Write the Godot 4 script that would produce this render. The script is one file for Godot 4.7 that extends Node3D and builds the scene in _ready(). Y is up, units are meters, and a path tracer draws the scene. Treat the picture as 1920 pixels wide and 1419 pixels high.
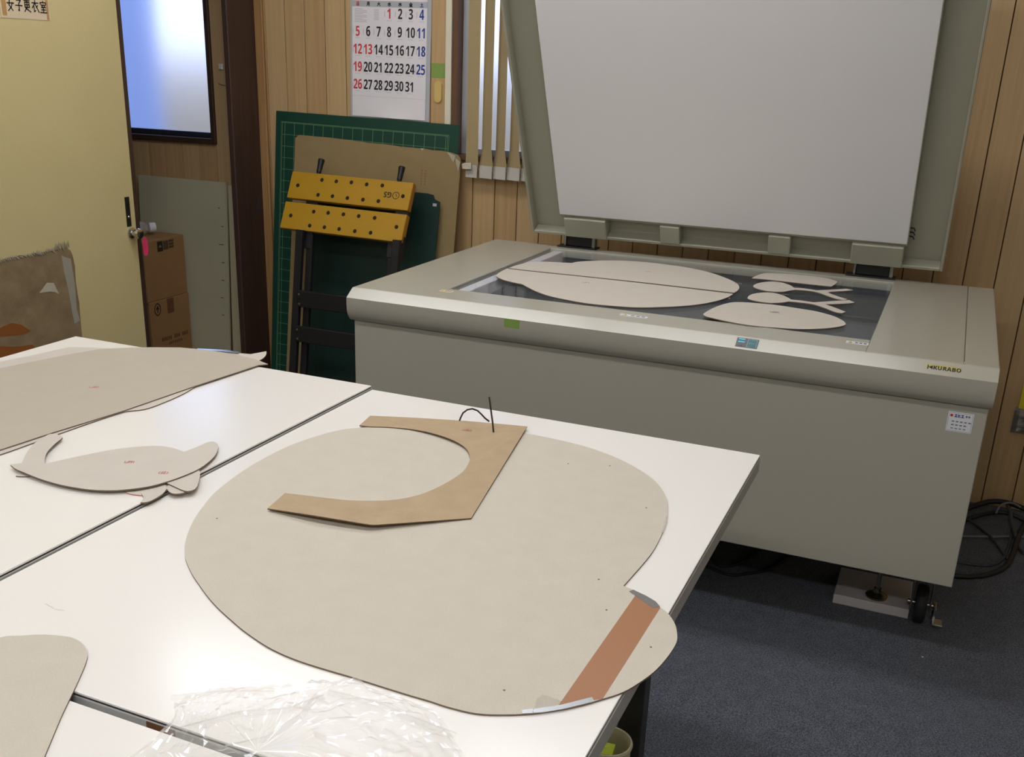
extends Node3D
# A workroom with a large flatbed scanner, white tables with cut card patterns, a panelled back wall and a changing room next door.

var used := {}
var M := {}
var X := Transform3D()

func _ready() -> void:
	view_and_light()
	make_materials()
	room()
	ceiling_lamps()
	scanner()
	tables()
	patterns_on_glass()
	patterns_on_tables()
	plastic_bag()
	leaning_boards()
	workbench()
	wall_things()
	changing_room_things()
	floor_things()

# ---------------------------------------------------------------- camera, sky, exposure
func view_and_light() -> void:
	var cam := Camera3D.new()
	cam.name = "camera"
	var f := Vector3(-0.3774025, -0.34761007, -0.85833245)
	var r := Vector3(0.9109598, 0.02728381, -0.41159184)
	var u := Vector3(-0.16649205, 0.93724214, -0.30636182)
	cam.transform = Transform3D(Basis(r, u, -f), Vector3(1.24318, 1.50772, 4.02555))
	cam.projection = Camera3D.PROJECTION_FRUSTUM
	cam.near = 0.05
	cam.far = 100.0
	cam.size = 2.0 * 709.5 / 1924.644 * cam.near
	cam.frustum_offset = Vector2((960.0 - 912.306) / 1924.644, (832.253 - 709.5) / 1924.644) * cam.near
	add_child(cam)
	cam.current = true
	var env := Environment.new()
	env.background_mode = Environment.BG_SKY
	var sky := Sky.new()
	var sm := ProceduralSkyMaterial.new()
	sm.sky_top_color = Color(0.72, 0.80, 1.0)
	sm.sky_horizon_color = Color(0.84, 0.88, 1.0)
	sm.ground_horizon_color = Color(0.84, 0.86, 0.92)
	sm.ground_bottom_color = Color(0.6, 0.58, 0.56)
	sm.sky_energy_multiplier = 1.4
	sky.sky_material = sm
	env.sky = sky
	env.tonemap_mode = Environment.TONE_MAPPER_LINEAR
	env.tonemap_exposure = 1.0
	env.sdfgi_enabled = true
	env.ssao_enabled = true
	env.ssil_enabled = true
	var we := WorldEnvironment.new()
	we.name = "world"
	we.environment = env
	add_child(we)

func ceiling_lamps() -> void:
	var spots := [
		[-0.75, 1.25, 0.75, "fluorescent ceiling lamp over the left part of the scanner"],
		[0.55, 1.25, 0.5, "fluorescent ceiling lamp over the right part of the scanner"],
		[-0.85, 2.75, 0.35, "fluorescent ceiling lamp over the left white table"],
		[0.6, 2.75, 0.8, "fluorescent ceiling lamp over the table with the big pattern"],
		[-0.95, 4.7, 0.9, "fluorescent ceiling lamp behind the camera on the door side"],
		[1.35, 4.7, 2.4, "fluorescent ceiling lamp behind the camera on the far side from the door"]]
	for a in spots:
		var t := thing("ceiling_lamp", a[3], "ceiling lamp", Vector3(a[0], 2.6, a[1]), "ceiling lamps")
		var s := S()
		var c := Vector3(a[0], 2.565, a[1])
		extrude_x(s, [[-0.06, 2.6], [0.06, 2.6], [0.1, 2.54], [-0.1, 2.54]], a[0] - 0.625, a[0] + 0.625, a[1])
		part("housing", s, M.lamp_white, t)
		for k in [-1, 1]:
			s = S()
			tube(s, [Vector3(a[0] - 0.59, 2.512, a[1] + k * 0.055), Vector3(a[0] + 0.59, 2.512, a[1] + k * 0.055)], 0.015, 12, true)
			part("tube", s, M.lamp_glow, t)
		for k in [-1, 1]:
			s = S()
			box(s, Vector3(a[0] + k * 0.61 - 0.018, 2.49, a[1] - 0.085), Vector3(a[0] + k * 0.61 + 0.018, 2.545, a[1] + 0.085), 0.004)
			part("lamp_holder", s, M.lamp_white, t)
		var l := AreaLight3D.new()
		l.name = "lamp_light"
		l.area_size = Vector2(1.18, 0.16)
		l.light_color = Color(0.985, 0.985, 1.0)
		l.light_energy = a[2]
		l.area_range = 14.0
		l.area_attenuation = 2.0
		l.shadow_enabled = true
		t.add_child(l)
		l.position = Vector3(0, 2.488 - 2.6, 0)
		l.rotation = Vector3(-PI / 2, 0, 0)

# ---------------------------------------------------------------- small helpers
func numbered(parent: Node, called: String) -> String:
	var key := str(parent.get_instance_id()) + called
	var n: int = used.get(key, 0)
	used[key] = n + 1
	return called if n == 0 else "%s_%03d" % [called, n]

func thing(called: String, label: String, category: String, at := Vector3.ZERO, group := "") -> Node3D:
	var o := Node3D.new()
	o.name = numbered(self, called)
	add_child(o)
	o.position = at
	tag(o, label, category, group)
	return o

func tag(o: Node, label: String, category: String, group := "") -> void:
	o.set_meta("label", label)
	o.set_meta("category", category)
	if group != "":
		o.set_meta("group", group)

func setting(called: String) -> Node3D:
	var o := Node3D.new()
	o.name = called
	add_child(o)
	o.set_meta("kind", "structure")
	return o

func add_mesh(called: String, mesh: Mesh, m, parent: Node) -> MeshInstance3D:
	var o := MeshInstance3D.new()
	o.name = numbered(parent, called)
	o.mesh = mesh
	if m is Array:
		for k in m.size():
			o.set_surface_override_material(k, m[k])
	elif m != null:
		o.material_override = m
	parent.add_child(o)
	var off := Vector3.ZERO
	var p := parent
	while p != self:
		off += (p as Node3D).position
		p = p.get_parent()
	o.position = -off
	o.cast_shadow = GeometryInstance3D.SHADOW_CASTING_SETTING_ON
	return o

func part(called: String, s: SurfaceTool, m, parent: Node = self) -> MeshInstance3D:
	s.generate_normals()
	return add_mesh(called, s.commit(), m, parent)

func S(smooth := false) -> SurfaceTool:
	var s := SurfaceTool.new()
	s.begin(Mesh.PRIMITIVE_TRIANGLES)
	s.set_smooth_group(0 if smooth else -1)
	return s

func face(s: SurfaceTool, p: Array, out: Vector3) -> void:
	# a convex polygon, turned so that it looks towards out
	var n: Vector3 = (p[1] - p[0]).cross(p[2] - p[0])
	var flip := n.dot(out) > 0.0
	for k in range(1, p.size() - 1):
		s.add_vertex(X * p[0])
		if flip:
			s.add_vertex(X * p[k + 1])
			s.add_vertex(X * p[k])
		else:
			s.add_vertex(X * p[k])
			s.add_vertex(X * p[k + 1])

func box(s: SurfaceTool, a: Vector3, b: Vector3, c := 0.0) -> void:
	var mid := (a + b) / 2.0
	var h := (b - a).abs() / 2.0
	for ax in 3:
		var iu := (ax + 1) % 3
		var iv := (ax + 2) % 3
		for sg in [-1.0, 1.0]:
			var q := []
			for w in [[-1.0, -1.0], [1.0, -1.0], [1.0, 1.0], [-1.0, 1.0]]:
				var v := Vector3.ZERO
				v[ax] = sg * h[ax]
				v[iu] = w[0] * (h[iu] - c)
				v[iv] = w[1] * (h[iv] - c)
				q.append(mid + v)
			var o := Vector3.ZERO
			o[ax] = sg
			face(s, q, o)
		if c > 0.0:
			for su in [-1.0, 1.0]:
				for sv in [-1.0, 1.0]:
					var q := []
					for w in [[-1.0, 0], [1.0, 0], [1.0, 1], [-1.0, 1]]:
						var v := Vector3.ZERO
						v[ax] = w[0] * (h[ax] - c)
						v[iu] = su * (h[iu] - (c if w[1] == 0 else 0.0))
						v[iv] = sv * (h[iv] - (0.0 if w[1] == 0 else c))
						q.append(mid + v)
					var o := Vector3.ZERO
					o[iu] = su
					o[iv] = sv
					face(s, q, o)
	if c > 0.0:
		for sx in [-1.0, 1.0]:
			for sy in [-1.0, 1.0]:
				for sz in [-1.0, 1.0]:
					var d := Vector3(sx, sy, sz)
					face(s, [mid + d * Vector3(h.x, h.y - c, h.z - c), mid + d * Vector3(h.x - c, h.y, h.z - c), mid + d * Vector3(h.x - c, h.y - c, h.z)], d)

func bar(s: SurfaceTool, a: Vector3, b: Vector3, w: float, d: float, side := Vector3.RIGHT) -> void:
	# a square bar from a to b, w wide along side
	var ax := (b - a).normalized()
	var e := (side - ax * side.dot(ax)).normalized()
	var n := ax.cross(e)
	var keep := X
	X = keep * Transform3D(Basis(e, ax, n), (a + b) / 2.0)
	var hl := a.distance_to(b) / 2.0
	box(s, Vector3(-w / 2, -hl, -d / 2), Vector3(w / 2, hl, d / 2), minf(w, d) * 0.08)
	X = keep

func tube(s: SurfaceTool, path: Array, r: float, n := 10, caps := true) -> void:
	var rings := []
	var e := Vector3.ZERO
	s.set_smooth_group(1)
	for k in path.size():
		var t: Vector3 = (path[mini(k + 1, path.size() - 1)] - path[maxi(k - 1, 0)]).normalized()
		if e == Vector3.ZERO:
			e = t.cross(Vector3.UP if absf(t.y) < 0.9 else Vector3.RIGHT).normalized()
		else:
			e = (e - t * e.dot(t)).normalized()
		var g := t.cross(e)
		var ring := []
		for j in n:
			ring.append(path[k] + (e * cos(TAU * j / n) + g * sin(TAU * j / n)) * r)
		rings.append(ring)
	for k in rings.size() - 1:
		for j in n:
			var q := [rings[k][j], rings[k][(j + 1) % n], rings[k + 1][(j + 1) % n], rings[k + 1][j]]
			face(s, q, (q[0] + q[1] + q[2] + q[3]) / 4.0 - (path[k] + path[k + 1]) / 2.0)
	s.set_smooth_group(-1)
	if caps:
		face(s, rings[0], path[0] - path[1])
		face(s, rings[-1], path[-1] - path[-2])

func lathe(s: SurfaceTool, at: Vector3, prof: Array, n := 24, axis := Basis(), sharp := false) -> void:
	# prof: [radius, height] along the y axis of axis, walked so that the outside lies on its right
	s.set_smooth_group(-1 if sharp else 1)
	for k in prof.size() - 1:
		var r0: float = prof[k][0]
		var r1: float = prof[k + 1][0]
		var y0: float = prof[k][1]
		var y1: float = prof[k + 1][1]
		if not sharp:
			s.set_smooth_group(k + 1)
		for j in n:
			var a := TAU * j / n
			var b := TAU * (j + 1) / n
			var q := []
			for w in [[r0, y0, a], [r0, y0, b], [r1, y1, b], [r1, y1, a]]:
				var v := at + axis * Vector3(cos(w[2]) * w[0], w[1], sin(w[2]) * w[0])
				if q.is_empty() or v.distance_to(q[-1]) > 1e-7:
					q.append(v)
			if q.size() > 2 and q[0].distance_to(q[-1]) < 1e-7:
				q.pop_back()
			if q.size() > 2:
				var m := (a + b) / 2
				face(s, q, axis * Vector3((y1 - y0) * cos(m), r0 - r1, (y1 - y0) * sin(m)))
	s.set_smooth_group(-1)

func extrude_x(s: SurfaceTool, prof: Array, xa: float, xb: float, z0 := 0.0, caps := true, smooth_from := -1, smooth_to := -1) -> void:
	# prof: [z, y], closed, any turning
	var pts := PackedVector2Array()
	for p in prof:
		pts.append(Vector2(p[0] + z0, p[1]))
	var area := 0.0
	for k in pts.size():
		area += pts[k].cross(pts[(k + 1) % pts.size()])
	for k in pts.size():
		var a := pts[k]
		var b := pts[(k + 1) % pts.size()]
		var d := (b - a) * signf(area)
		s.set_smooth_group(3 if k >= smooth_from and k < smooth_to else -1)
		face(s, [Vector3(xa, a.y, a.x), Vector3(xb, a.y, a.x), Vector3(xb, b.y, b.x), Vector3(xa, b.y, b.x)], Vector3(0, -d.x, d.y))
	s.set_smooth_group(-1)
	if caps:
		var tri := Geometry2D.triangulate_polygon(pts)
		for k in range(0, tri.size(), 3):
			var q := [pts[tri[k]], pts[tri[k + 1]], pts[tri[k + 2]]]
			for e in [[xa, -1.0], [xb, 1.0]]:
				face(s, [Vector3(e[0], q[0].y, q[0].x), Vector3(e[0], q[1].y, q[1].x), Vector3(e[0], q[2].y, q[2].x)], Vector3(e[1], 0, 0))

func prism(s: SurfaceTool, pts: PackedVector2Array, o: Vector3, eu: Vector3, ev: Vector3, en: Vector3, thick: float) -> void:
	var area := 0.0
	for k in pts.size():
		area += pts[k].cross(pts[(k + 1) % pts.size()])
	var at := func(p: Vector2, h: float) -> Vector3: return o + eu * p.x + ev * p.y + en * h
	for k in pts.size():
		var a := pts[k]
		var b := pts[(k + 1) % pts.size()]
		var d := (b - a) * signf(area)
		face(s, [at.call(a, 0.0), at.call(b, 0.0), at.call(b, thick), at.call(a, thick)], eu * d.y - ev * d.x)
	var tri := Geometry2D.triangulate_polygon(pts)
	for k in range(0, tri.size(), 3):
		face(s, [at.call(pts[tri[k]], thick), at.call(pts[tri[k + 1]], thick), at.call(pts[tri[k + 2]], thick)], en)
		face(s, [at.call(pts[tri[k]], 0.0), at.call(pts[tri[k + 1]], 0.0), at.call(pts[tri[k + 2]], 0.0)], -en)

func strokes(s: SurfaceTool, lines: Array, o: Vector3, eu: Vector3, ev: Vector3, en: Vector3, w: float) -> void:
	# flat ink strokes in a unit square: eu runs right, ev runs down
	for line in lines:
		for k in line.size() - 1:
			var a: Vector3 = o + eu * line[k][0] + ev * line[k][1]
			var b: Vector3 = o + eu * line[k + 1][0] + ev * line[k + 1][1]
			var d := (b - a).normalized()
			var e := en.cross(d) * w / 2.0
			a -= d * w * 0.3
			b += d * w * 0.3
			face(s, [a - e, a + e, b + e, b - e], en)

func smooth_outline(flat: Array, sub := 4) -> PackedVector3Array:
	var p := PackedVector3Array()
	for k in range(0, flat.size(), 3):
		p.append(Vector3(flat[k], flat[k + 1], flat[k + 2]))
	var n := p.size()
	var sharp := []
	for k in n:
		var a := p[k] - p[(k + n - 1) % n]
		var b := p[(k + 1) % n] - p[k]
		sharp.append(Vector2(a.x, a.z).angle_to(Vector2(b.x, b.z)))
	var out := PackedVector3Array()
	for k in n:
		var p1 := p[k]
		var p2 := p[(k + 1) % n]
		var c1: bool = absf(sharp[k]) > 0.75
		var c2: bool = absf(sharp[(k + 1) % n]) > 0.75
		if c1 and c2:
			out.append(p1)
			continue
		var t1 := Vector3.ZERO if c1 else (p2 - p[(k + n - 1) % n]) * 0.5
		var t2 := Vector3.ZERO if c2 else (p[(k + 2) % n] - p1) * 0.5
		var len1 := p1.distance_to(p2)
		if c1:
			t1 = (p2 - p1) * 1.5 - t2 * 0.5
		if c2:
			t2 = (p2 - p1) * 1.5 - t1 * 0.5
		t1 = t1.limit_length(len1 * 1.3)
		t2 = t2.limit_length(len1 * 1.3)
		for j in sub:
			var t := float(j) / sub
			var t_2 := t * t
			var t_3 := t_2 * t
			out.append(p1 * (2 * t_3 - 3 * t_2 + 1) + t1 * (t_3 - 2 * t_2 + t) + p2 * (-2 * t_3 + 3 * t_2) + t2 * (t_3 - t_2))
	return out

func sheet_mesh(flat: Array, thick: float, smooth := true) -> ArrayMesh:
	# a card sheet whose upper rim is the given outline (x, y, z); surface 0 its faces, surface 1 its cut edge
	var p := smooth_outline(flat) if smooth else smooth_outline(flat, 1)
	var flat2 := PackedVector2Array()
	for v in p:
		flat2.append(Vector2(v.x, v.z))
	var area := 0.0
	for k in flat2.size():
		area += flat2[k].cross(flat2[(k + 1) % flat2.size()])
	var d := Vector3(0, -thick, 0)
	var tri := Geometry2D.triangulate_polygon(flat2)
	if tri.is_empty():
		push_error("outline cannot be filled: " + str(flat.slice(0, 3)))
	var s := S()
	for k in range(0, tri.size(), 3):
		face(s, [p[tri[k]], p[tri[k + 1]], p[tri[k + 2]]], Vector3.UP)
		face(s, [p[tri[k]] + d, p[tri[k + 1]] + d, p[tri[k + 2]] + d], Vector3.DOWN)
	s.generate_normals()
	var mesh := s.commit()
	s = S()
	for k in p.size():
		var a := p[k]
		var b := p[(k + 1) % p.size()]
		var e := (b - a) * signf(area)
		face(s, [a, b, b + d, a + d], Vector3(e.z, 0, -e.x))
	s.generate_normals()
	return s.commit(mesh)

func text_mesh(words: String, size: float, bold := true, depth := 0.0004) -> TextMesh:
	var f := SystemFont.new()
	f.font_names = PackedStringArray(["Droid Sans"])
	f.font_weight = 700 if bold else 400
	var t := TextMesh.new()
	t.text = words
	t.font = f
	t.font_size = 64
	t.pixel_size = size / 64.0
	t.depth = depth
	t.curve_step = 2.0
	return t

func lettering(called: String, words: String, size: float, at: Vector3, eu: Vector3, ev: Vector3, squeeze: float, m, parent: Node, bold := true) -> MeshInstance3D:
	# eu runs along the line of writing, ev upwards
	var o := add_mesh(called, text_mesh(words, size, bold), m, parent)
	o.transform = Transform3D(Basis(eu * squeeze, ev, eu.cross(ev)), o.position + at)
	return o

# ---------------------------------------------------------------- materials
func c8(r: int, g: int, b: int) -> Color:
	return Color8(r, g, b)

func plain(c: Color, rough := 0.6, metal := 0.0) -> StandardMaterial3D:
	var m := StandardMaterial3D.new()
	m.albedo_color = c
	m.roughness = rough
	m.metallic = metal
	return m

func noise_image(sd: int, w: int, h: int, fx: float, fy: float, oct: int) -> PackedFloat32Array:
	# tiles: four shifted copies of a noise are blended
	var n := FastNoiseLite.new()
	n.seed = sd
	n.frequency = 1.0
	n.noise_type = FastNoiseLite.TYPE_SIMPLEX_SMOOTH
	n.fractal_octaves = oct
	var out := PackedFloat32Array()
	out.resize(w * h)
	for y in h:
		var v := float(y) / h
		for x in w:
			var u := float(x) / w
			var a := n.get_noise_2d(x * fx, y * fy)
			var b := n.get_noise_2d((x - w) * fx, y * fy)
			var c := n.get_noise_2d(x * fx, (y - h) * fy)
			var d := n.get_noise_2d((x - w) * fx, (y - h) * fy)
			out[y * w + x] = lerpf(lerpf(a, b, u), lerpf(c, d, u), v)
	return out

func two_tone(sd: int, w: int, h: int, layers: Array, c1: Color, c2: Color) -> ImageTexture:
	# layers: [fx, fy, octaves, share]
	var sum := PackedFloat32Array()
	sum.resize(w * h)
	for k in layers.size():
		var l: Array = layers[k]
		var a := noise_image(sd + k, w, h, l[0], l[1], l[2])
		for i in a.size():
			sum[i] += a[i] * l[3]
	var im := Image.create(w, h, false, Image.FORMAT_RGB8)
	for y in h:
		for x in w:
			im.set_pixel(x, y, c1.lerp(c2, clampf(sum[y * w + x] + 0.5, 0.0, 1.0)))
	return ImageTexture.create_from_image(im)

func textured(tex: Texture2D, scale: Vector3, rough: float, bump := 0.0, world := true, height: Texture2D = null) -> StandardMaterial3D:
	var m := StandardMaterial3D.new()
	m.albedo_texture = tex
	m.roughness = rough
	m.uv1_triplanar = true
	m.uv1_world_triplanar = world
	m.uv1_scale = scale
	if bump > 0.0:
		m.heightmap_enabled = true
		m.heightmap_texture = height if height else tex
		m.heightmap_scale = bump
	return m

func make_materials() -> void:
	# wood panelling in three tones
	var tones := [[c8(190, 156, 110), c8(204, 172, 126)], [c8(185, 149, 104), c8(199, 166, 120)], [c8(194, 161, 116), c8(207, 176, 131)]]
	for k in 3:
		var t := two_tone(11 + k * 7, 256, 256, [[0.09, 0.004, 3, 0.9], [0.35, 0.02, 2, 0.35]], tones[k][0], tones[k][1])
		M["wood%d" % k] = textured(t, Vector3(1.6, 0.7, 1.6), 0.5)
	M.groove = plain(c8(92, 62, 36), 0.8)
	M.trim_wood = textured(two_tone(61, 256, 256, [[0.12, 0.005, 3, 1.0], [0.4, 0.03, 2, 0.4]], c8(150, 112, 68), c8(186, 146, 96)), Vector3(2, 0.8, 2), 0.5)
	M.dark_wood = textured(two_tone(67, 128, 256, [[0.15, 0.008, 3, 0.9]], c8(62, 43, 36), c8(78, 56, 47)), Vector3(2, 0.8, 2), 0.5)
	M.frame_brown = plain(c8(70, 50, 40), 0.45)
	M.casing = plain(c8(104, 72, 50), 0.45)
	M.carpet = textured(two_tone(71, 512, 512, [[0.34, 0.34, 2, 1.7], [0.13, 0.13, 2, 0.7], [0.02, 0.02, 2, 0.2]], c8(40, 44, 52), c8(114, 120, 133)), Vector3(1.7, 1.7, 1.7), 0.95, 0.5)
	M.carpet.rim_enabled = true
	M.carpet.rim = 0.3
	M.ceiling = plain(c8(226, 224, 216), 0.9)
	M.plaster = plain(c8(214, 207, 190), 0.85)
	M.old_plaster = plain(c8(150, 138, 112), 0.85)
	M.lamp_white = plain(c8(236, 236, 232), 0.5)
	M.lamp_glow = plain(c8(255, 255, 250), 0.5)
	M.lamp_glow.emission_enabled = true
	M.lamp_glow.emission = Color(0.985, 0.985, 1.0)
	M.lamp_glow.emission_energy_multiplier = 8.0
	M.alu = plain(c8(190, 192, 198), 0.4, 0.4)
	M.dark_alu = plain(c8(70, 76, 92), 0.4, 0.6)
	var fr := plain(Color(0.97, 0.98, 1.0, 0.0), 0.16)
	fr.transparency = BaseMaterial3D.TRANSPARENCY_ALPHA
	fr.refraction_enabled = true
	fr.refraction_scale = 0.05
	M.frosted = fr
	M.outside_blue = plain(c8(182, 206, 255), 0.9)
	M.outside_white = plain(c8(236, 232, 226), 0.9)
	M.door = textured(two_tone(83, 256, 256, [[0.01, 0.01, 2, 0.5], [0.3, 0.3, 2, 0.25]], c8(214, 197, 142), c8(222, 206, 152)), Vector3(1, 1, 1), 0.45)
	M.door_core = textured(two_tone(89, 256, 256, [[0.03, 0.03, 3, 0.7], [0.4, 0.4, 2, 0.35]], c8(128, 108, 78), c8(158, 136, 102)), Vector3(1.4, 1.4, 1.4), 0.9)
	M.old_tape = plain(c8(170, 163, 146), 0.6)
	M.torn_paper = plain(c8(196, 188, 166), 0.9)
	M.pack_tape = plain(c8(150, 92, 44), 0.35)
	M.sign_paper = plain(c8(224, 204, 172), 0.8)
	M.old_clear_tape = plain(c8(190, 150, 94), 0.4)
	M.ink = plain(c8(34, 28, 22), 0.6)
	M.steel = plain(c8(150, 148, 142), 0.3, 0.9)
	M.steel_dark = plain(c8(60, 58, 54), 0.4, 0.7)
	M.brass = plain(c8(120, 112, 84), 0.25, 0.9)
	M.pink = plain(c8(228, 62, 112), 0.5)
	M.card_box = textured(two_tone(97, 256, 256, [[0.02, 0.3, 2, 0.4], [0.02, 0.02, 2, 0.3]], c8(148, 110, 68), c8(164, 124, 80)), Vector3(2, 2, 2), 0.85)
	M.box_print = plain(c8(40, 28, 20), 0.8)
	M.box_print_soft = plain(c8(110, 74, 42), 0.8)
	M.green_board = textured(two_tone(101, 128, 128, [[0.02, 0.02, 3, 0.8]], c8(188, 184, 154), c8(200, 194, 164)), Vector3(1, 1, 1), 0.6)
	M.pale_board = plain(c8(206, 196, 160), 0.7)
	# scanner
	M.shell = textured(two_tone(103, 256, 256, [[0.5, 0.5, 2, 0.5]], c8(176, 172, 157), c8(182, 178, 163)), Vector3(3, 3, 3), 0.25, 0.01)
	M.shell.metallic_specular = 0.65
	M.lid_shell = plain(c8(160, 158, 140), 0.5)
	M.pad = textured(two_tone(107, 256, 256, [[0.4, 0.4, 2, 0.4]], c8(222, 220, 220), c8(228, 226, 226)), Vector3(4, 4, 4), 0.8, 0.01)
	M.black = plain(c8(22, 22, 22), 0.5)
	M.rubber = plain(c8(30, 31, 33), 0.7)
	M.bed = plain(c8(20, 20, 22), 0.55)
	M.bed_white = plain(c8(222, 222, 226), 0.6)
	var gl := plain(Color(0.75, 0.8, 0.85, 0.06), 0.02)
	gl.transparency = BaseMaterial3D.TRANSPARENCY_ALPHA
	gl.metallic_specular = 0.31
	M.glass = gl
	M.chrome = plain(c8(198, 198, 196), 0.15, 1.0)
	M.panel_grey = plain(c8(62, 64, 74), 0.35)
	M.key_teal = plain(c8(26, 104, 104), 0.4)
	M.key_line = plain(c8(128, 156, 166), 0.5)
	M.led = plain(c8(70, 190, 210), 0.4)
	M.led.emission_enabled = true
	M.led.emission = Color(0.25, 0.75, 0.85)
	M.led.emission_energy_multiplier = 0.35
	M.led_red = plain(c8(92, 46, 54), 0.4)
	M.logo_plate = plain(c8(188, 178, 84), 0.5)
	M.sticker = plain(c8(226, 228, 230), 0.5)
	M.ink_blue = plain(c8(34, 44, 150), 0.5)
	M.ink_red = plain(c8(198, 52, 52), 0.5)
	M.ink_grey = plain(c8(120, 120, 130), 0.6)
	M.ink_olive = plain(c8(176, 150, 60), 0.6)
	M.tape_green = plain(c8(134, 164, 82), 0.5)
	# tables and card
	M.laminate = textured(two_tone(109, 256, 256, [[0.01, 0.01, 3, 0.5], [0.5, 0.5, 1, 0.15]], c8(240, 236, 229), c8(243, 239, 233)), Vector3(0.8, 0.8, 0.8), 0.2)
	M.edge_band = plain(c8(182, 180, 175), 0.45)
	M.edge_line = plain(c8(52, 44, 40), 0.6)
	M.chip_core = plain(c8(112, 74, 44), 0.85)
	M.leg_dark = plain(c8(52, 51, 48), 0.4, 0.3)
	M.scuff = plain(c8(196, 190, 180), 0.5)
	var speck := two_tone(113, 512, 512, [[0.35, 0.35, 3, 0.65], [0.015, 0.015, 3, 0.25]], c8(196, 187, 170), c8(212, 204, 189))
	M.card = textured(speck, Vector3(2.2, 2.2, 2.2), 0.82)
	var speck2 := two_tone(127, 512, 512, [[0.35, 0.35, 3, 0.6], [0.012, 0.012, 3, 0.22]], c8(198, 189, 176), c8(211, 203, 191))
	M.card_pale = textured(speck2, Vector3(2.2, 2.2, 2.2), 0.8)
	M.card_tan = textured(two_tone(173, 512, 512, [[0.35, 0.35, 3, 0.6], [0.012, 0.012, 3, 0.22]], c8(180, 169, 152), c8(193, 182, 166)), Vector3(2.2, 2.2, 2.2), 0.82)
	M.card_edge = plain(c8(120, 104, 88), 0.9)
	M.kraft = textured(two_tone(131, 512, 512, [[0.4, 0.4, 3, 0.7], [0.015, 0.015, 3, 0.4]], c8(172, 148, 116), c8(189, 166, 134)), Vector3(2.2, 2.2, 2.2), 0.8)
	M.kraft_edge = plain(c8(104, 84, 62), 0.9)
	M.kraft_tape = textured(two_tone(137, 256, 256, [[0.3, 0.3, 2, 0.4]], c8(160, 108, 70), c8(169, 117, 78)), Vector3(3, 3, 3), 0.4)
	M.silver = plain(c8(188, 192, 196), 0.22, 0.9)
	var ct := plain(Color(0.93, 0.9, 0.84, 0.3), 0.12)
	ct.transparency = BaseMaterial3D.TRANSPARENCY_ALPHA
	M.clear_tape = ct
	M.foil = plain(c8(120, 120, 122), 0.35, 0.7)
	M.iron_wire = plain(c8(64, 48, 42), 0.45, 0.5)
	var bg := plain(Color(0.96, 0.95, 0.93, 0.16), 0.1)
	bg.transparency = BaseMaterial3D.TRANSPARENCY_ALPHA
	M.bag = bg
	M.pen_red = plain(c8(204, 132, 122), 0.7)
	M.pen_mid = plain(c8(206, 110, 108), 0.7)
	M.pin_hole = plain(c8(236, 230, 214), 0.8)
	M.speck = plain(c8(112, 104, 90), 0.8)
	M.pencil = plain(c8(150, 140, 124), 0.8)
	# boards, workbench
	M.mat_green = textured(two_tone(139, 256, 256, [[0.4, 0.4, 2, 0.4]], c8(8, 60, 46), c8(12, 68, 52)), Vector3(3, 3, 3), 0.55)
	M.mat_dark = textured(two_tone(149, 256, 256, [[0.4, 0.4, 2, 0.4]], c8(12, 44, 38), c8(16, 51, 44)), Vector3(3, 3, 3), 0.55)
	M.mat_line = plain(c8(120, 156, 110), 0.6)
	M.cardboard = textured(two_tone(151, 256, 256, [[0.35, 0.35, 2, 0.4], [0.02, 0.02, 3, 0.5]], c8(148, 126, 86), c8(160, 138, 97)), Vector3(2, 2, 2), 0.85)
	M.faded_print = plain(c8(146, 112, 76), 0.85)
	M.yellow = textured(two_tone(157, 256, 256, [[0.02, 0.3, 3, 0.5]], c8(178, 134, 28), c8(186, 143, 34)), Vector3(2, 2, 2), 0.4)
	M.yellow_end = plain(c8(176, 122, 34), 0.7)
	M.hole = plain(c8(40, 28, 14), 0.9)
	M.bench_black = plain(c8(26, 25, 28), 0.45)
	M.blind = textured(two_tone(163, 128, 128, [[0.3, 0.3, 2, 0.4]], c8(172, 152, 112), c8(180, 160, 120)), Vector3(4, 4, 4), 0.8)
	M.blind.backlight_enabled = true
	M.blind.backlight = Color(0.12, 0.10, 0.07)
	M.blind_weight = plain(c8(206, 202, 194), 0.6)
	M.white_strip = plain(c8(228, 220, 198), 0.5)
	M.cal_back = plain(c8(186, 186, 192), 0.5)
	M.cal_page = plain(c8(236, 232, 236), 0.7)
	M.cal_black = plain(c8(32, 30, 34), 0.6)
	M.cal_red = plain(c8(218, 62, 66), 0.6)
	M.cal_blue = plain(c8(42, 66, 150), 0.6)
	M.cal_soft = plain(c8(192, 188, 194), 0.7)
	M.cream_knob = plain(c8(214, 186, 112), 0.4)
	M.cable = plain(c8(34, 34, 36), 0.5)
	M.cable_grey = plain(c8(118, 118, 120), 0.5)
	M.cable_mid = plain(c8(70, 72, 76), 0.5)
	M.bin = plain(c8(214, 206, 172), 0.45)
	M.lime = plain(c8(206, 222, 52), 0.7)
	M.label_yellow = plain(c8(226, 204, 40), 0.5)
	M.white_block = plain(c8(208, 202, 200), 0.6)
	M.plastic_white = plain(c8(230, 230, 232), 0.4)

# ---------------------------------------------------------------- the room
const PITCH := 0.102
const LINE0 := 1.313
const W1 := [-2.98, -1.945, 1.118, 2.12]
const W2 := [-0.722, 0.95, 1.122, 2.12]

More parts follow.
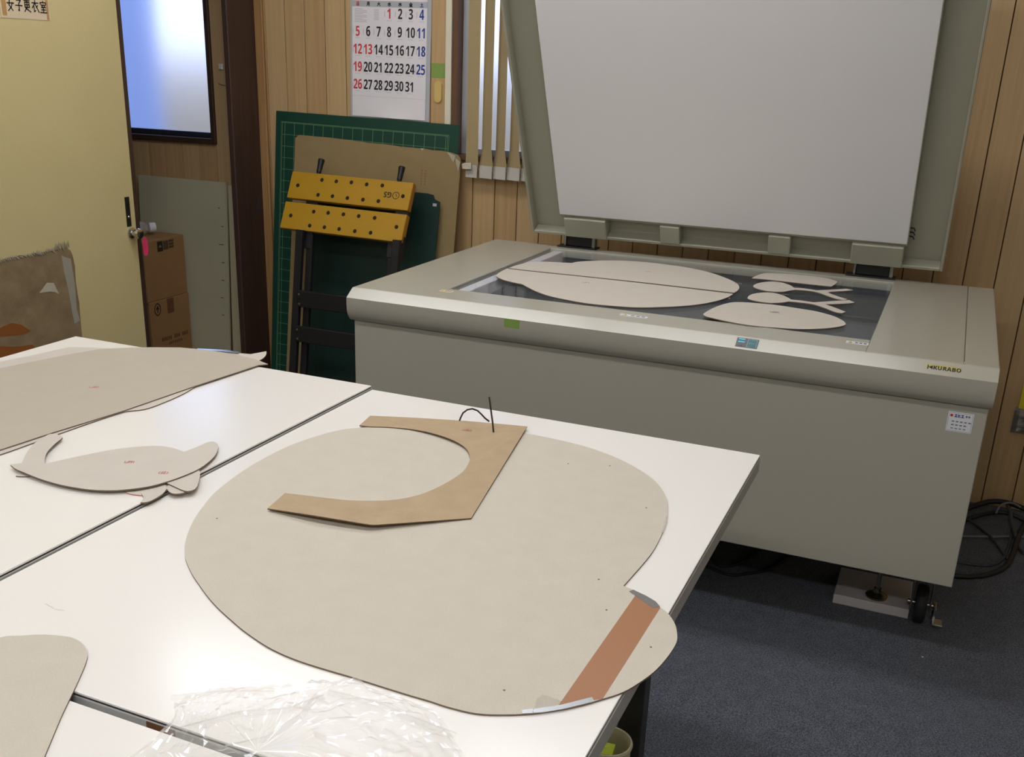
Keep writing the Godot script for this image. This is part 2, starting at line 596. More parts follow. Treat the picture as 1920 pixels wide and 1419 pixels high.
func room() -> void:
	var s := S()
	box(s, Vector3(-3.7, -0.1, -0.12), Vector3(3.1, 0.0, 6.6))
	var fl := part("floor", s, M.carpet)
	fl.set_meta("kind", "structure")
	s = S()
	box(s, Vector3(-3.7, 2.6, -0.12), Vector3(3.1, 2.7, 6.6))
	part("ceiling", s, M.ceiling).set_meta("kind", "structure")
	s = S()
	box(s, Vector3(3.0, 0.0, -0.12), Vector3(3.1, 2.6, 6.6))
	part("wall_right", s, M.plaster).set_meta("kind", "structure")
	s = S()
	box(s, Vector3(-3.7, 0.0, 6.5), Vector3(3.0, 2.6, 6.6))
	part("wall_front", s, M.plaster).set_meta("kind", "structure")
	s = S()
	box(s, Vector3(-3.7, 0.0, -0.12), Vector3(-3.6, 2.6, 6.5))
	part("wall_changing_room", s, M.old_plaster).set_meta("kind", "structure")
	# partition with the doorway
	s = S()
	box(s, Vector3(-1.80, 0.0, 1.66), Vector3(-1.745, 2.6, 6.5))
	box(s, Vector3(-1.80, 2.02, 0.0), Vector3(-1.69, 2.6, 1.66))
	part("wall_left", s, M.plaster).set_meta("kind", "structure")
	# back wall: planks on a dark backing
	var wall := setting("wall_back")
	s = S()
	var xs := [-3.6, W1[0], W1[1], W2[0], W2[1], 3.0]
	for k in 5:
		var w = W1 if k == 1 else (W2 if k == 3 else null)
		if w == null:
			box(s, Vector3(xs[k], 0, -0.12), Vector3(xs[k + 1], 2.6, -0.012))
		else:
			box(s, Vector3(xs[k], 0, -0.12), Vector3(xs[k + 1], w[2], -0.012))
			box(s, Vector3(xs[k], w[3], -0.12), Vector3(xs[k + 1], 2.6, -0.012))
	part("backing", s, M.groove, wall)
	var i := -48
	while LINE0 + i * PITCH < 3.0:
		var xa := maxf(LINE0 + i * PITCH + 0.0018, -3.6)
		var xb := minf(LINE0 + (i + 1) * PITCH - 0.0018, 3.0)
		var tone: Material = M["wood%d" % (posmod(i * 7 + (i * i) % 5, 3))]
		var cuts := [[xa, xb, 0.0, 2.6]]
		for w in [W1, W2]:
			var next := []
			for c in cuts:
				if c[1] <= w[0] or c[0] >= w[1]:
					next.append(c)
					continue
				if c[0] < w[0] - 0.004:
					next.append([c[0], w[0], c[2], c[3]])
				if c[1] > w[1] + 0.004:
					next.append([w[1], c[1], c[2], c[3]])
				next.append([maxf(c[0], w[0]), minf(c[1], w[1]), c[2], w[2]])
				next.append([maxf(c[0], w[0]), minf(c[1], w[1]), w[3], c[3]])
			cuts = next
		for c in cuts:
			s = S()
			box(s, Vector3(c[0], c[2], -0.012), Vector3(c[1], c[3], 0.0), 0.0012)
			part("plank", s, tone, wall)
		i += 1
	# dark doorpost and the light batten beside it
	s = S()
	box(s, Vector3(-1.718, 0.0, 0.0), Vector3(-1.69, 2.02, 0.207), 0.003)
	var post := part("trim_1", s, M.dark_wood)
	post.set_meta("kind", "structure")
	s = S()
	box(s, Vector3(-1.6915, 0.835, 0.04), Vector3(-1.6885, 0.905, 0.062))
	part("strike_plate", s, M.dark_alu, post)
	s = S()
	box(s, Vector3(-1.69, 0.0, 0.0), Vector3(-1.648, 2.6, 0.018), 0.002)
	part("trim_2", s, M.trim_wood).set_meta("kind", "structure")
	s = S()
	box(s, Vector3(-0.757, 0.0, 0.0), Vector3(-0.729, 2.6, 0.012), 0.002)
	part("trim_3", s, M.white_strip).set_meta("kind", "structure")
	window("window_1", W1, true)
	window("window_2", W2, false)
	door()
	# what lies outside the windows
	s = S()
	box(s, Vector3(-8.0, -1.0, -1.58), Vector3(-3.62, 2.6, -1.5))
	tag(part("outside_wall", s, M.outside_blue), "blue shaded wall seen blurred through the frosted changing room window", "outside wall")

func window(called: String, w: Array, brown: bool) -> void:
	var o := setting(called)
	var fm: Material = M.frame_brown if brown else M.casing
	var b := 0.024
	var s := S()
	box(s, Vector3(w[0], w[2], -0.11), Vector3(w[0] + b, w[3], 0.014), 0.002)
	box(s, Vector3(w[1] - b, w[2], -0.11), Vector3(w[1], w[3], 0.014), 0.002)
	box(s, Vector3(w[0] + b, w[2], -0.11), Vector3(w[1] - b, w[2] + b, 0.014), 0.002)
	box(s, Vector3(w[0] + b, w[3] - b, -0.11), Vector3(w[1] - b, w[3], 0.014), 0.002)
	part("window_frame", s, fm, o)
	var sash: Material = M.dark_alu if brown else M.alu
	var a := 0.03 if not brown else 0.014
	s = S()
	var z0 := -0.06
	var z1 := -0.03
	box(s, Vector3(w[0] + b, w[2] + b, z0), Vector3(w[0] + b + a, w[3] - b, z1), 0.002)
	box(s, Vector3(w[1] - b - (0.004 if brown else a), w[2] + b, z0), Vector3(w[1] - b, w[3] - b, z1), 0.002)
	box(s, Vector3(w[0] + b + a, w[2] + b, z0), Vector3(w[1] - b, w[2] + b + 0.024, z1), 0.002)
	box(s, Vector3(w[0] + b + a, w[3] - b - 0.024, z0), Vector3(w[1] - b, w[3] - b, z1), 0.002)
	var mid: float = w[0] + b + (w[1] - w[0]) * 0.5 if not brown else w[0] + 0.3
	box(s, Vector3(mid - 0.015, w[2] + b + 0.024, z0), Vector3(mid + 0.015, w[3] - b - 0.024, z1), 0.002)
	part("sash", s, sash, o)
	for e in [[w[0] + b, mid - 0.01], [mid + 0.01, w[1] - b]]:
		s = S()
		box(s, Vector3(e[0], w[2] + b + 0.01, -0.047), Vector3(e[1], w[3] - b - 0.01, -0.043))
		part("pane", s, M.frosted, o)

func door() -> void:
	var o := setting("door_1")
	o.position = Vector3(-1.69, 0, 1.29)
	var s := S()
	box(s, Vector3(-1.735, 0.012, 0.84), Vector3(-1.70, 2.0, 1.74), 0.003)
	part("panel", s, M.door, o)
	s = S()
	box(s, Vector3(-1.74, 0.012, 0.806), Vector3(-1.712, 2.0, 0.839), 0.002)
	part("edge_strip", s, M.frame_brown, o)
	# flush pull
	s = S()
	box(s, Vector3(-1.701, 0.868, 0.868), Vector3(-1.6975, 0.982, 0.892), 0.001)
	var pull := part("pull_handle", s, M.steel_dark, o)
	s = S()
	box(s, Vector3(-1.6985, 0.885, 0.874), Vector3(-1.697, 0.962, 0.886))
	part("recess", s, M.black, pull)
	s = S()
	lathe(s, Vector3(-1.6965, 0.905, 0.880), [[0.0, 0.004], [0.004, 0.003], [0.006, 0.0]], 14, Basis(Vector3.FORWARD, Vector3.RIGHT, Vector3.DOWN))
	part("catch", s, M.chrome, pull)
	# turning knob with its tag
	s = S()
	var ax := Basis(Vector3.FORWARD, Vector3.RIGHT, Vector3.DOWN)
	lathe(s, Vector3(-1.70, 0.842, 0.872), [[0.021, 0.0], [0.021, 0.006], [0.012, 0.008], [0.011, 0.022], [0.018, 0.026], [0.021, 0.036], [0.018, 0.046], [0.0, 0.049]], 22, ax)
	var knob := part("lock_knob", s, M.chrome, o)
	s = S()
	var pts := PackedVector2Array()
	for k in 16:
		var a := TAU * k / 16.0
		pts.append(Vector2(0.012 * cos(a), 0.023 * sin(a) + (0.014 if sin(a) > 0 else -0.014)))
	prism(s, pts, Vector3(-1.672, 0.786, 0.832), Vector3(0.25, 0, -0.97), Vector3.UP, Vector3(0.97, 0, 0.25), 0.002)
	part("tag", s, M.pink, knob)
	# paper sign
	s = S()
	box(s, Vector3(-1.70, 1.604, 1.165), Vector3(-1.6985, 1.70, 1.372))
	var sg := part("sign", s, M.sign_paper, o)
	s = S()
	box(s, Vector3(-1.6984, 1.612, 1.348), Vector3(-1.698, 1.70, 1.366))
	box(s, Vector3(-1.6984, 1.606, 1.17), Vector3(-1.698, 1.70, 1.18))
	part("tape", s, M.old_clear_tape, sg)
	s = S()
	var kan := ["woman", "child", "change", "clothes", "room"]
	for k in 5:
		strokes(s, KANJI[kan[k]], Vector3(-1.6976, 1.664, 1.345 - k * 0.0345), Vector3(0, 0, -0.030), Vector3(0, -0.038, 0), Vector3.RIGHT, 0.0036)
	part("writing", s, M.ink, sg)
	# torn lower part of the face
	s = S()
	pts = PackedVector2Array([Vector2(1.72, 0.86)])
	var rng := RandomNumberGenerator.new()
	rng.seed = 5
	for k in 40:
		pts.append(Vector2(1.70 - k * 0.0125, 0.832 + rng.randf_range(-0.004, 0.004)))
	for v in [[1.194, 0.82], [1.186, 0.80], [1.181, 0.76], [1.185, 0.70], [1.180, 0.62], [1.184, 0.52], [1.183, 0.30], [1.19, 0.10], [1.45, 0.09], [1.72, 0.10]]:
		pts.append(Vector2(v[0], v[1]))
	prism(s, pts, Vector3(-1.70, 0, 0), Vector3.BACK, Vector3.UP, Vector3.RIGHT, 0.0025)
	var torn := part("torn_patch", s, M.door_core, o)
	s = S()
	pts = PackedVector2Array([Vector2(1.225, 0.80), Vector2(1.198, 0.79), Vector2(1.192, 0.70), Vector2(1.196, 0.60), Vector2(1.188, 0.556), Vector2(1.214, 0.548), Vector2(1.220, 0.60), Vector2(1.226, 0.68), Vector2(1.236, 0.75), Vector2(1.240, 0.81)])
	prism(s, pts, Vector3(-1.6975, 0, 0), Vector3.BACK, Vector3.UP, Vector3.RIGHT, 0.0012)
	part("old_tape", s, M.old_tape, torn)
	s = S()
	pts = PackedVector2Array([Vector2(1.36, 0.692), Vector2(1.345, 0.702), Vector2(1.32, 0.722), Vector2(1.29, 0.716), Vector2(1.28, 0.690), Vector2(1.272, 0.672), Vector2(1.29, 0.682), Vector2(1.31, 0.688)])
	prism(s, pts, Vector3(-1.6975, 0, 0), Vector3.BACK, Vector3.UP, Vector3.RIGHT, 0.001)
	part("paper_scrap", s, M.torn_paper, torn)
	s = S()
	pts = PackedVector2Array([Vector2(1.57, 0.60), Vector2(1.50, 0.612), Vector2(1.455, 0.595), Vector2(1.42, 0.565), Vector2(1.45, 0.56), Vector2(1.57, 0.575)])
	prism(s, pts, Vector3(-1.6975, 0, 0), Vector3.BACK, Vector3.UP, Vector3.RIGHT, 0.001)
	pts = PackedVector2Array([Vector2(1.57, 0.545), Vector2(1.50, 0.525), Vector2(1.42, 0.515), Vector2(1.40, 0.49), Vector2(1.57, 0.45)])
	prism(s, pts, Vector3(-1.6975, 0, 0), Vector3.BACK, Vector3.UP, Vector3.RIGHT, 0.001)
	part("brown_tape", s, M.pack_tape, torn)
	# frayed rim of the torn skin
	s = S()
	for k in 46:
		var z := 1.20 + k * 0.0085
		var y := 0.832 + rng.randf_range(-0.003, 0.005) + (0.012 if k < 8 else 0.0)
		var w := rng.randf_range(0.006, 0.014) * (1.8 if k < 9 else 1.0)
		face(s, [Vector3(-1.699, y + w * 0.6, z), Vector3(-1.694, y - w * 0.2, z + rng.randf_range(0.004, 0.012)), Vector3(-1.697, y - w, z - 0.004)], Vector3.RIGHT)
	part("torn_rim", s, M.old_tape, torn)

const KANJI := {
	"woman": [[[0.45, 0.02], [0.3, 0.5], [0.78, 0.95]], [[0.75, 0.3], [0.6, 0.65], [0.15, 0.97]], [[0.03, 0.35], [0.97, 0.35]]],
	"child": [[[0.2, 0.08], [0.8, 0.08], [0.5, 0.35]], [[0.5, 0.35], [0.52, 0.92], [0.36, 0.86]], [[0.03, 0.5], [0.97, 0.5]]],
	"change": [[[0.1, 0.06], [0.9, 0.06]], [[0.2, 0.2], [0.8, 0.2], [0.8, 0.6], [0.2, 0.6], [0.2, 0.2]], [[0.2, 0.4], [0.8, 0.4]], [[0.5, 0.06], [0.5, 0.6], [0.08, 0.97]], [[0.28, 0.68], [0.97, 0.97]]],
	"clothes": [[[0.5, 0.0], [0.5, 0.18]], [[0.05, 0.2], [0.95, 0.2]], [[0.48, 0.2], [0.05, 0.62]], [[0.32, 0.45], [0.32, 0.92], [0.52, 0.82]], [[0.52, 0.28], [0.97, 0.95]], [[0.85, 0.4], [0.65, 0.58]]],
	"room": [[[0.5, 0.0], [0.5, 0.12]], [[0.1, 0.28], [0.1, 0.13], [0.9, 0.13], [0.9, 0.28]], [[0.2, 0.33], [0.8, 0.33]], [[0.45, 0.33], [0.25, 0.53], [0.75, 0.5]], [[0.65, 0.42], [0.8, 0.56]], [[0.2, 0.72], [0.8, 0.72]], [[0.5, 0.53], [0.5, 0.95]], [[0.03, 0.95], [0.97, 0.95]]],
	"sun": [[[0.22, 0.08], [0.78, 0.08], [0.78, 0.92], [0.22, 0.92], [0.22, 0.08]], [[0.22, 0.5], [0.78, 0.5]]],
	"moon": [[[0.28, 0.08], [0.25, 0.7], [0.1, 0.95]], [[0.28, 0.08], [0.8, 0.08], [0.8, 0.92], [0.68, 0.88]], [[0.28, 0.36], [0.8, 0.36]], [[0.28, 0.62], [0.8, 0.62]]],
	"fire": [[[0.5, 0.05], [0.45, 0.5], [0.08, 0.95]], [[0.5, 0.45], [0.92, 0.95]], [[0.18, 0.3], [0.3, 0.5]], [[0.82, 0.25], [0.68, 0.48]]],
	"water": [[[0.5, 0.05], [0.5, 0.95], [0.36, 0.85]], [[0.08, 0.3], [0.4, 0.3], [0.08, 0.8]], [[0.88, 0.2], [0.55, 0.4]], [[0.55, 0.35], [0.94, 0.85]]],
	"tree": [[[0.06, 0.3], [0.94, 0.3]], [[0.5, 0.05], [0.5, 0.95]], [[0.5, 0.3], [0.06, 0.8]], [[0.5, 0.3], [0.94, 0.8]]],
	"gold": [[[0.5, 0.02], [0.05, 0.4]], [[0.5, 0.02], [0.95, 0.4]], [[0.25, 0.42], [0.75, 0.42]], [[0.15, 0.62], [0.85, 0.62]], [[0.5, 0.42], [0.5, 0.92]], [[0.28, 0.7], [0.35, 0.85]], [[0.72, 0.7], [0.65, 0.85]], [[0.05, 0.93], [0.95, 0.93]]],
	"earth": [[[0.2, 0.4], [0.8, 0.4]], [[0.5, 0.08], [0.5, 0.92]], [[0.06, 0.92], [0.94, 0.92]]],
	"e": [[[0.1, 0.15], [0.9, 0.15]], [[0.5, 0.15], [0.5, 0.85]], [[0.0, 0.85], [1.0, 0.85]]],
	"hi": [[[0.2, 0.05], [0.2, 0.85], [0.9, 0.85]], [[0.2, 0.45], [0.85, 0.3]]],
}

# ---------------------------------------------------------------- scanner
const SX0 := -0.4069
const SX1 := 1.4069
const TOP := 0.8503

func scanner() -> void:
	var o := thing("flatbed_scanner", "large grey flatbed pattern scanner on castors with its wide lid raised", "scanner", Vector3(0.5, 0.0, 0.8))
	var gx0 := -0.1458
	var gx1 := 1.0981
	var gz0 := 0.3125
	var gz1 := 1.1989
	var zb := 0.2393
	var zt := 1.3347
	# top frame: four strips round the glass and the right hand cover
	var s := S()
	box(s, Vector3(SX0, TOP - 0.03, zb), Vector3(gx0, TOP, zt - 0.004), 0.002)
	box(s, Vector3(gx1, TOP - 0.03, zb), Vector3(1.3272, TOP, zt - 0.004), 0.002)
	box(s, Vector3(gx0, TOP - 0.03, zb), Vector3(gx1, TOP, gz0), 0.001)
	box(s, Vector3(gx0, TOP - 0.03, gz1), Vector3(gx1, TOP, zt - 0.004), 0.001)
	part("top_frame", s, M.shell, o)
	s = S()
	box(s, Vector3(1.3286, TOP - 0.03, zb), Vector3(SX1, TOP, zt - 0.004), 0.002)
	part("end_cover", s, M.shell, o)
	# front: bevel rolling under into the front panel
	s = S()
	extrude_x(s, [[zt - 0.002, TOP - 0.001], [1.37, 0.8246], [1.3705, 0.804], [1.3690, 0.786], [1.3645, 0.771], [1.3565, 0.759], [1.3465, 0.7515], [1.336, 0.7486], [1.30, 0.7486], [1.30, TOP - 0.001]], SX0, SX1, 0.0, true, 1, 6)
	var fr := part("front_trim", s, M.shell, o)
	s = S()
	box(s, Vector3(SX0 + 0.006, 0.2552, 1.29), Vector3(SX1 - 0.006, 0.7486, 1.336), 0.002)
	part("front_panel", s, M.shell, o)
	s = S()
	box(s, Vector3(SX0 + 0.006, 0.2552, zb), Vector3(SX0 + 0.03, TOP - 0.03, 1.29), 0.001)
	part("side_panel", s, M.shell, o)
	s = S()
	box(s, Vector3(SX1 - 0.03, 0.2552, zb), Vector3(SX1 - 0.006, TOP - 0.03, 1.29), 0.001)
	part("side_panel", s, M.shell, o)
	s = S()
	box(s, Vector3(SX0 + 0.03, 0.2552, zb), Vector3(SX1 - 0.03, TOP - 0.03, zb + 0.02))
	part("back_panel", s, M.shell, o)
	s = S()
	box(s, Vector3(SX0 + 0.03, 0.2552, zb + 0.02), Vector3(SX1 - 0.03, 0.28, 1.29))
	part("base_plate", s, M.steel_dark, o)
	# bed under the glass
	s = S()
	box(s, Vector3(gx0 - 0.03, 0.70, gz0 - 0.03), Vector3(gx1 + 0.03, 0.712, gz1 + 0.03))
	box(s, Vector3(gx0 - 0.03, 0.712, gz0 - 0.03), Vector3(gx0 - 0.01, 0.82, gz1 + 0.03))
	box(s, Vector3(gx1 + 0.01, 0.712, gz0 - 0.03), Vector3(gx1 + 0.03, 0.82, gz1 + 0.03))
	box(s, Vector3(gx0 - 0.01, 0.712, gz0 - 0.03), Vector3(gx1 + 0.01, 0.82, gz0 - 0.01))
	box(s, Vector3(gx0 - 0.01, 0.712, gz1 + 0.01), Vector3(gx1 + 0.01, 0.82, gz1 + 0.03))
	part("bed", s, M.bed, o)
	s = S()
	box(s, Vector3(gx0 + 0.012, 0.800, gz0 - 0.008), Vector3(gx0 + 0.050, 0.8395, gz1 + 0.008), 0.002)
	part("scan_bar", s, M.bed_white, o)
	s = S()
	box(s, Vector3(gx0, 0.8400, gz0), Vector3(gx1, 0.8460, gz1))
	part("glass", s, M.glass, o)
	# lid
	var keep := X
	var an := deg_to_rad(25.0)
	var L := Transform3D(Basis(Vector3.RIGHT, Vector3(0, cos(an), sin(an)), Vector3(0, -sin(an), cos(an))), Vector3(0.503, 0.862, 0.215))
	X = L
	var hw := 0.7375
	s = S()
	box(s, Vector3(-hw, 0.062, -0.008), Vector3(hw, 1.16, 0.004), 0.001)
	var lid := part("lid", s, M.lid_shell, o)
	s = S()
	box(s, Vector3(-hw, 0.062, 0.004), Vector3(-hw + 0.009, 1.16, 0.05), 0.002)
	box(s, Vector3(hw - 0.009, 0.062, 0.004), Vector3(hw, 1.16, 0.05), 0.002)
	box(s, Vector3(-hw + 0.009, 0.062, 0.004), Vector3(hw - 0.009, 0.074, 0.05), 0.002)
	box(s, Vector3(-hw + 0.009, 1.148, 0.004), Vector3(hw - 0.009, 1.16, 0.05), 0.002)
	part("lid_rim", s, M.lid_shell, lid)
	s = S()
	box(s, Vector3(-0.6135, 0.146, 0.004), Vector3(0.6175, 1.09, 0.046), 0.002)
	part("pad_tray", s, M.lid_shell, lid)
	s = S()
	box(s, Vector3(-0.6115, 0.158, 0.046), Vector3(0.6155, 1.088, 0.055), 0.002)
	part("pressure_pad", s, M.pad, lid)
	for e in [[-0.596, -0.432], [0.443, 0.609]]:
		s = S()
		box(s, Vector3(e[0], 0.066, 0.004), Vector3(e[1], 0.146, 0.060), 0.003)
		part("hinge_block", s, M.lid_shell, lid)
	for e in [[-0.226, -0.153], [0.163, 0.239]]:
		s = S()
		box(s, Vector3(e[0], 0.074, 0.004), Vector3(e[1], 0.146, 0.056), 0.003)
		part("spacer_block", s, M.lid_shell, lid)
	s = S()
	for k in 3:
		tube(s, [Vector3(0.6175, 0.170 + k * 0.016, 0.02), Vector3(0.630, 0.174 + k * 0.016, 0.03), Vector3(0.634, 0.166 + k * 0.016, 0.034)], 0.0022, 6)
	part("clip", s, M.black, lid)
	s = S()
	tube(s, [Vector3(hw, 0.115, 0.03), Vector3(hw + 0.006, 0.115, 0.03)], 0.006, 12)
	part("screw", s, M.lid_shell, lid)
	X = keep
	for e in [[-0.105, 0.0], [0.965, 1.075]]:
		s = S()
		box(s, Vector3(e[0], 0.855, 0.228), Vector3(e[1], 0.908, 0.246), 0.002)
		var hg := part("hinge", s, M.black, o)
		s = S()
		box(s, Vector3(e[0] - 0.03, TOP, 0.214), Vector3(e[1] + 0.022, 0.8555, 0.272), 0.0015)
		part("hinge_plate", s, M.steel_dark, hg)
		s = S()
		box(s, Vector3(e[0] - 0.008, 0.8555, 0.222), Vector3(e[0], 0.9, 0.254), 0.001)
		box(s, Vector3(e[1], 0.8555, 0.222), Vector3(e[1] + 0.012, 0.9, 0.254), 0.001)
		box(s, Vector3(e[0], 0.892, 0.246), Vector3(e[1], 0.899, 0.252), 0.001)
		part("hinge_arm", s, M.steel, hg)
	# control panel, name plate and tape on the bevel
	var bd := Vector3(0, -0.0257, 0.0353).normalized()
	var bn := Vector3(0, 0.0353, 0.0257).normalized()
	var bo := Vector3(0, TOP - 0.0008, zt - 0.0014)
	s = S()
	prism(s, rect(0.777, 0.0052, 0.834, 0.0375), bo, Vector3.RIGHT, bd, bn, 0.0012)
	var cp := part("control_panel", s, M.panel_grey, o)
	s = S()
	prism(s, rect(0.8055, 0.0085, 0.8305, 0.0345), bo + bn * 0.0012, Vector3.RIGHT, bd, bn, 0.0004)
	part("start_key_frame", s, M.key_line, cp)
	s = S()
	prism(s, rect(0.8072, 0.0100, 0.8288, 0.0330), bo + bn * 0.0016, Vector3.RIGHT, bd, bn, 0.0005)
	part("start_key", s, M.key_teal, cp)
	lettering("key_word", "START", 0.0058, bo + bn * 0.0023 + bd * 0.0225 + Vector3.RIGHT * 0.818, Vector3.RIGHT, -bd, 0.9, M.key_line, cp)
	for k in 2:
		s = S()
		prism(s, rect(0.7815, 0.0082 + k * 0.0092, 0.7985, 0.0112 + k * 0.0092), bo + bn * 0.0012, Vector3.RIGHT, bd, bn, 0.0006)
		part("status_light", s, M.led, cp)
	s = S()
	prism(s, rect(0.782, 0.0290, 0.795, 0.0330), bo + bn * 0.0012, Vector3.RIGHT, bd, bn, 0.0004)
	part("error_light", s, M.led_red, cp)
	s = S()
	prism(s, rect(1.243, 0.0130, 1.3235, 0.0310), bo, Vector3.RIGHT, bd, bn, 0.0005)
	var lg := part("name_plate", s, M.logo_plate, o)
	s = S()
	var lo := bo + bn * 0.0008
	prism(s, rect(1.2465, 0.0160, 1.2490, 0.0285), lo, Vector3.RIGHT, bd, bn, 0.0003)
	prism(s, PackedVector2Array([Vector2(1.2495, 0.0215), Vector2(1.2585, 0.0160), Vector2(1.2585, 0.0285)]), lo, Vector3.RIGHT, bd, bn, 0.0003)
	part("emblem", s, M.ink, lg)
	lettering("maker_name", "KURABO", 0.0165, bo + bn * 0.0012 + bd * 0.0222 + Vector3.RIGHT * 1.2915, Vector3.RIGHT, -bd, 0.98, M.ink, lg)
	# green masking tape on the crease
	s = S()
	for q in [[0.120, 0.0300, 0.168, 0.0434]]:
		prism(s, rect(q[0], q[1], q[2], q[3]), bo, Vector3.RIGHT, bd, bn, 0.0006)
	prism(s, rect(0.1195, 0.799, 0.1675, 0.8246), Vector3(0, 0, 1.3695), Vector3.RIGHT, Vector3.UP, Vector3.BACK, 0.001)
	part("masking_tape", s, M.tape_green, o)
	# small notices on the top frame
	for e in [[-0.153, 1.222, -0.112, 1.246], [0.428, 1.247, 0.508, 1.268], [1.042, 1.238, 1.098, 1.262]]:
		s = S()
		box(s, Vector3(e[0], TOP, e[1]), Vector3(e[2], TOP + 0.0005, e[3]))
		var nt := part("notice", s, M.sticker if e[0] > 0 else M.sign_paper, o)
		s = S()
		var w: float = e[2] - e[0]
		face(s, [Vector3(e[0] + w * 0.08, TOP + 0.0009, e[3] - 0.003), Vector3(e[0] + w * 0.3, TOP + 0.0009, e[3] - 0.003), Vector3(e[0] + w * 0.19, TOP + 0.0009, e[1] + 0.003)], Vector3.UP)
		part("warning_mark", s, M.ink_olive, nt)
		s = S()
		for k in 3:
			box(s, Vector3(e[0] + w * (0.4 + k * 0.19), TOP + 0.0005, e[1] + 0.006), Vector3(e[0] + w * (0.53 + k * 0.19), TOP + 0.0009, e[3] - 0.006))
		part("notice_print", s, M.ink_grey, nt)
	# rating sticker
	s = S()
	box(s, Vector3(1.3135, 0.678, 1.336), Vector3(1.372, 0.729, 1.3366))
	var st := part("asset_sticker", s, M.sticker, o)
	s = S()
	lathe(s, Vector3(1.3215, 0.7195, 1.3366), [[0.0035, 0.0], [0.0035, 0.0004], [0.0, 0.0004]], 14, Basis(Vector3.RIGHT, Vector3.BACK, Vector3.DOWN))
	part("sticker_emblem", s, M.ink_red, st)
	s = S()
	for k in 3:
		strokes(s, KANJI[["e", "hi", "e"][k]], Vector3(1.3285 + k * 0.0075, 0.7235, 1.3371), Vector3(0.0062, 0, 0), Vector3(0, -0.008, 0), Vector3.BACK, 0.0019)
	part("sticker_name", s, M.ink_blue, st)
	s = S()
	for r in [[0.7135, 0.004, 1], [0.7045, 0.0032, 5], [0.6955, 0.0032, 4], [0.6865, 0.0026, 4]]:
		if r[2] == 1:
			box(s, Vector3(1.3535, 0.7175, 1.3366), Vector3(1.358, 0.7225, 1.3369))
			box(s, Vector3(1.3595, 0.7175, 1.3366), Vector3(1.364, 0.7225, 1.3369))
		else:
			for k in r[2]:
				box(s, Vector3(1.324 + k * 0.0095, r[0] - r[1] / 2, 1.3366), Vector3(1.330 + k * 0.0095, r[0] + r[1] / 2, 1.3369))
	for e in [[1.3155, 0.680, 1.370, 0.6806], [1.3155, 0.7264, 1.370, 0.727], [1.3155, 0.680, 1.3161, 0.727], [1.3694, 0.680, 1.370, 0.727]]:
		box(s, Vector3(e[0], e[1], 1.3366), Vector3(e[2], e[3], 1.3368))
	part("sticker_print", s, M.ink_grey, st)
	# castors and levelling feet
	for p in [Vector3(1.345, 0, 1.06), Vector3(-0.345, 0, 1.06), Vector3(1.345, 0, 0.42), Vector3(-0.345, 0, 0.42)]:
		s = S()
		lathe(s, p + Vector3(-0.016, 0.058, 0), [[0.0, 0.0], [0.048, 0.0], [0.055, 0.003], [0.058, 0.009], [0.058, 0.023], [0.055, 0.029], [0.048, 0.032], [0.0, 0.032]], 30, Basis(Vector3.UP, Vector3.RIGHT, Vector3.BACK))
		var cs := part("castor", s, M.rubber, o)
		s = S()
		box(s, p + Vector3(-0.028, 0.045, -0.022), p + Vector3(-0.024, 0.150, 0.022), 0.001)
		box(s, p + Vector3(0.024, 0.045, -0.022), p + Vector3(0.028, 0.150, 0.022), 0.001)
		box(s, p + Vector3(-0.028, 0.146, -0.03), p + Vector3(0.028, 0.152, 0.03), 0.001)
		box(s, p + Vector3(-0.05, 0.246, -0.05), p + Vector3(0.05, 0.2552, 0.05), 0.001)
		tube(s, [p + Vector3(0, 0.15, 0), p + Vector3(0, 0.247, 0)], 0.018, 14)
		tube(s, [p + Vector3(-0.036, 0.058, 0), p + Vector3(0.036, 0.058, 0)], 0.007, 10)
		part("fork", s, M.steel, cs)
		s = S()
		box(s, p + Vector3(0.034, 0.050, 0.0), p + Vector3(0.042, 0.074, 0.05), 0.002)
		box(s, p + Vector3(0.034, 0.022, 0.02), p + Vector3(0.066, 0.030, 0.06), 0.003)
		tube(s, [p + Vector3(0.038, 0.03, 0.03), p + Vector3(0.038, 0.06, 0.03)], 0.006, 10)
		part("brake_pedal", s, M.chrome, cs)
	for p in [Vector3(1.222, 0.03, 1.02), Vector3(-0.2, 0.03, 1.02)]:
		s = S()
		lathe(s, p, [[0.0, 0.0], [0.031, 0.0], [0.032, 0.006], [0.024, 0.011], [0.012, 0.017], [0.010, 0.030], [0.0, 0.030]], 24)
		var ft := part("levelling_foot", s, M.brass, o)
		s = S()
		tube(s, [p + Vector3(0, 0.028, 0), p + Vector3(0, 0.226, 0)], 0.0065, 12)
		part("foot_rod", s, M.steel, ft)
	# blocks under the feet
	for e in [[1.103, 1.318, "white block on the carpet under the scanner foot beside the castor"], [-0.31, -0.09, "white block hidden behind the tables under the far scanner foot"]]:
		s = S()
		box(s, Vector3(e[0], 0.0, 0.862), Vector3(e[1], 0.03, 1.064), 0.002)
		tag(part("foot_block", s, M.white_block), e[2], "block", "blocks under the scanner feet")

func rect(a: float, b: float, c: float, d: float) -> PackedVector2Array:
	return PackedVector2Array([Vector2(a, b), Vector2(c, b), Vector2(c, d), Vector2(a, d)])

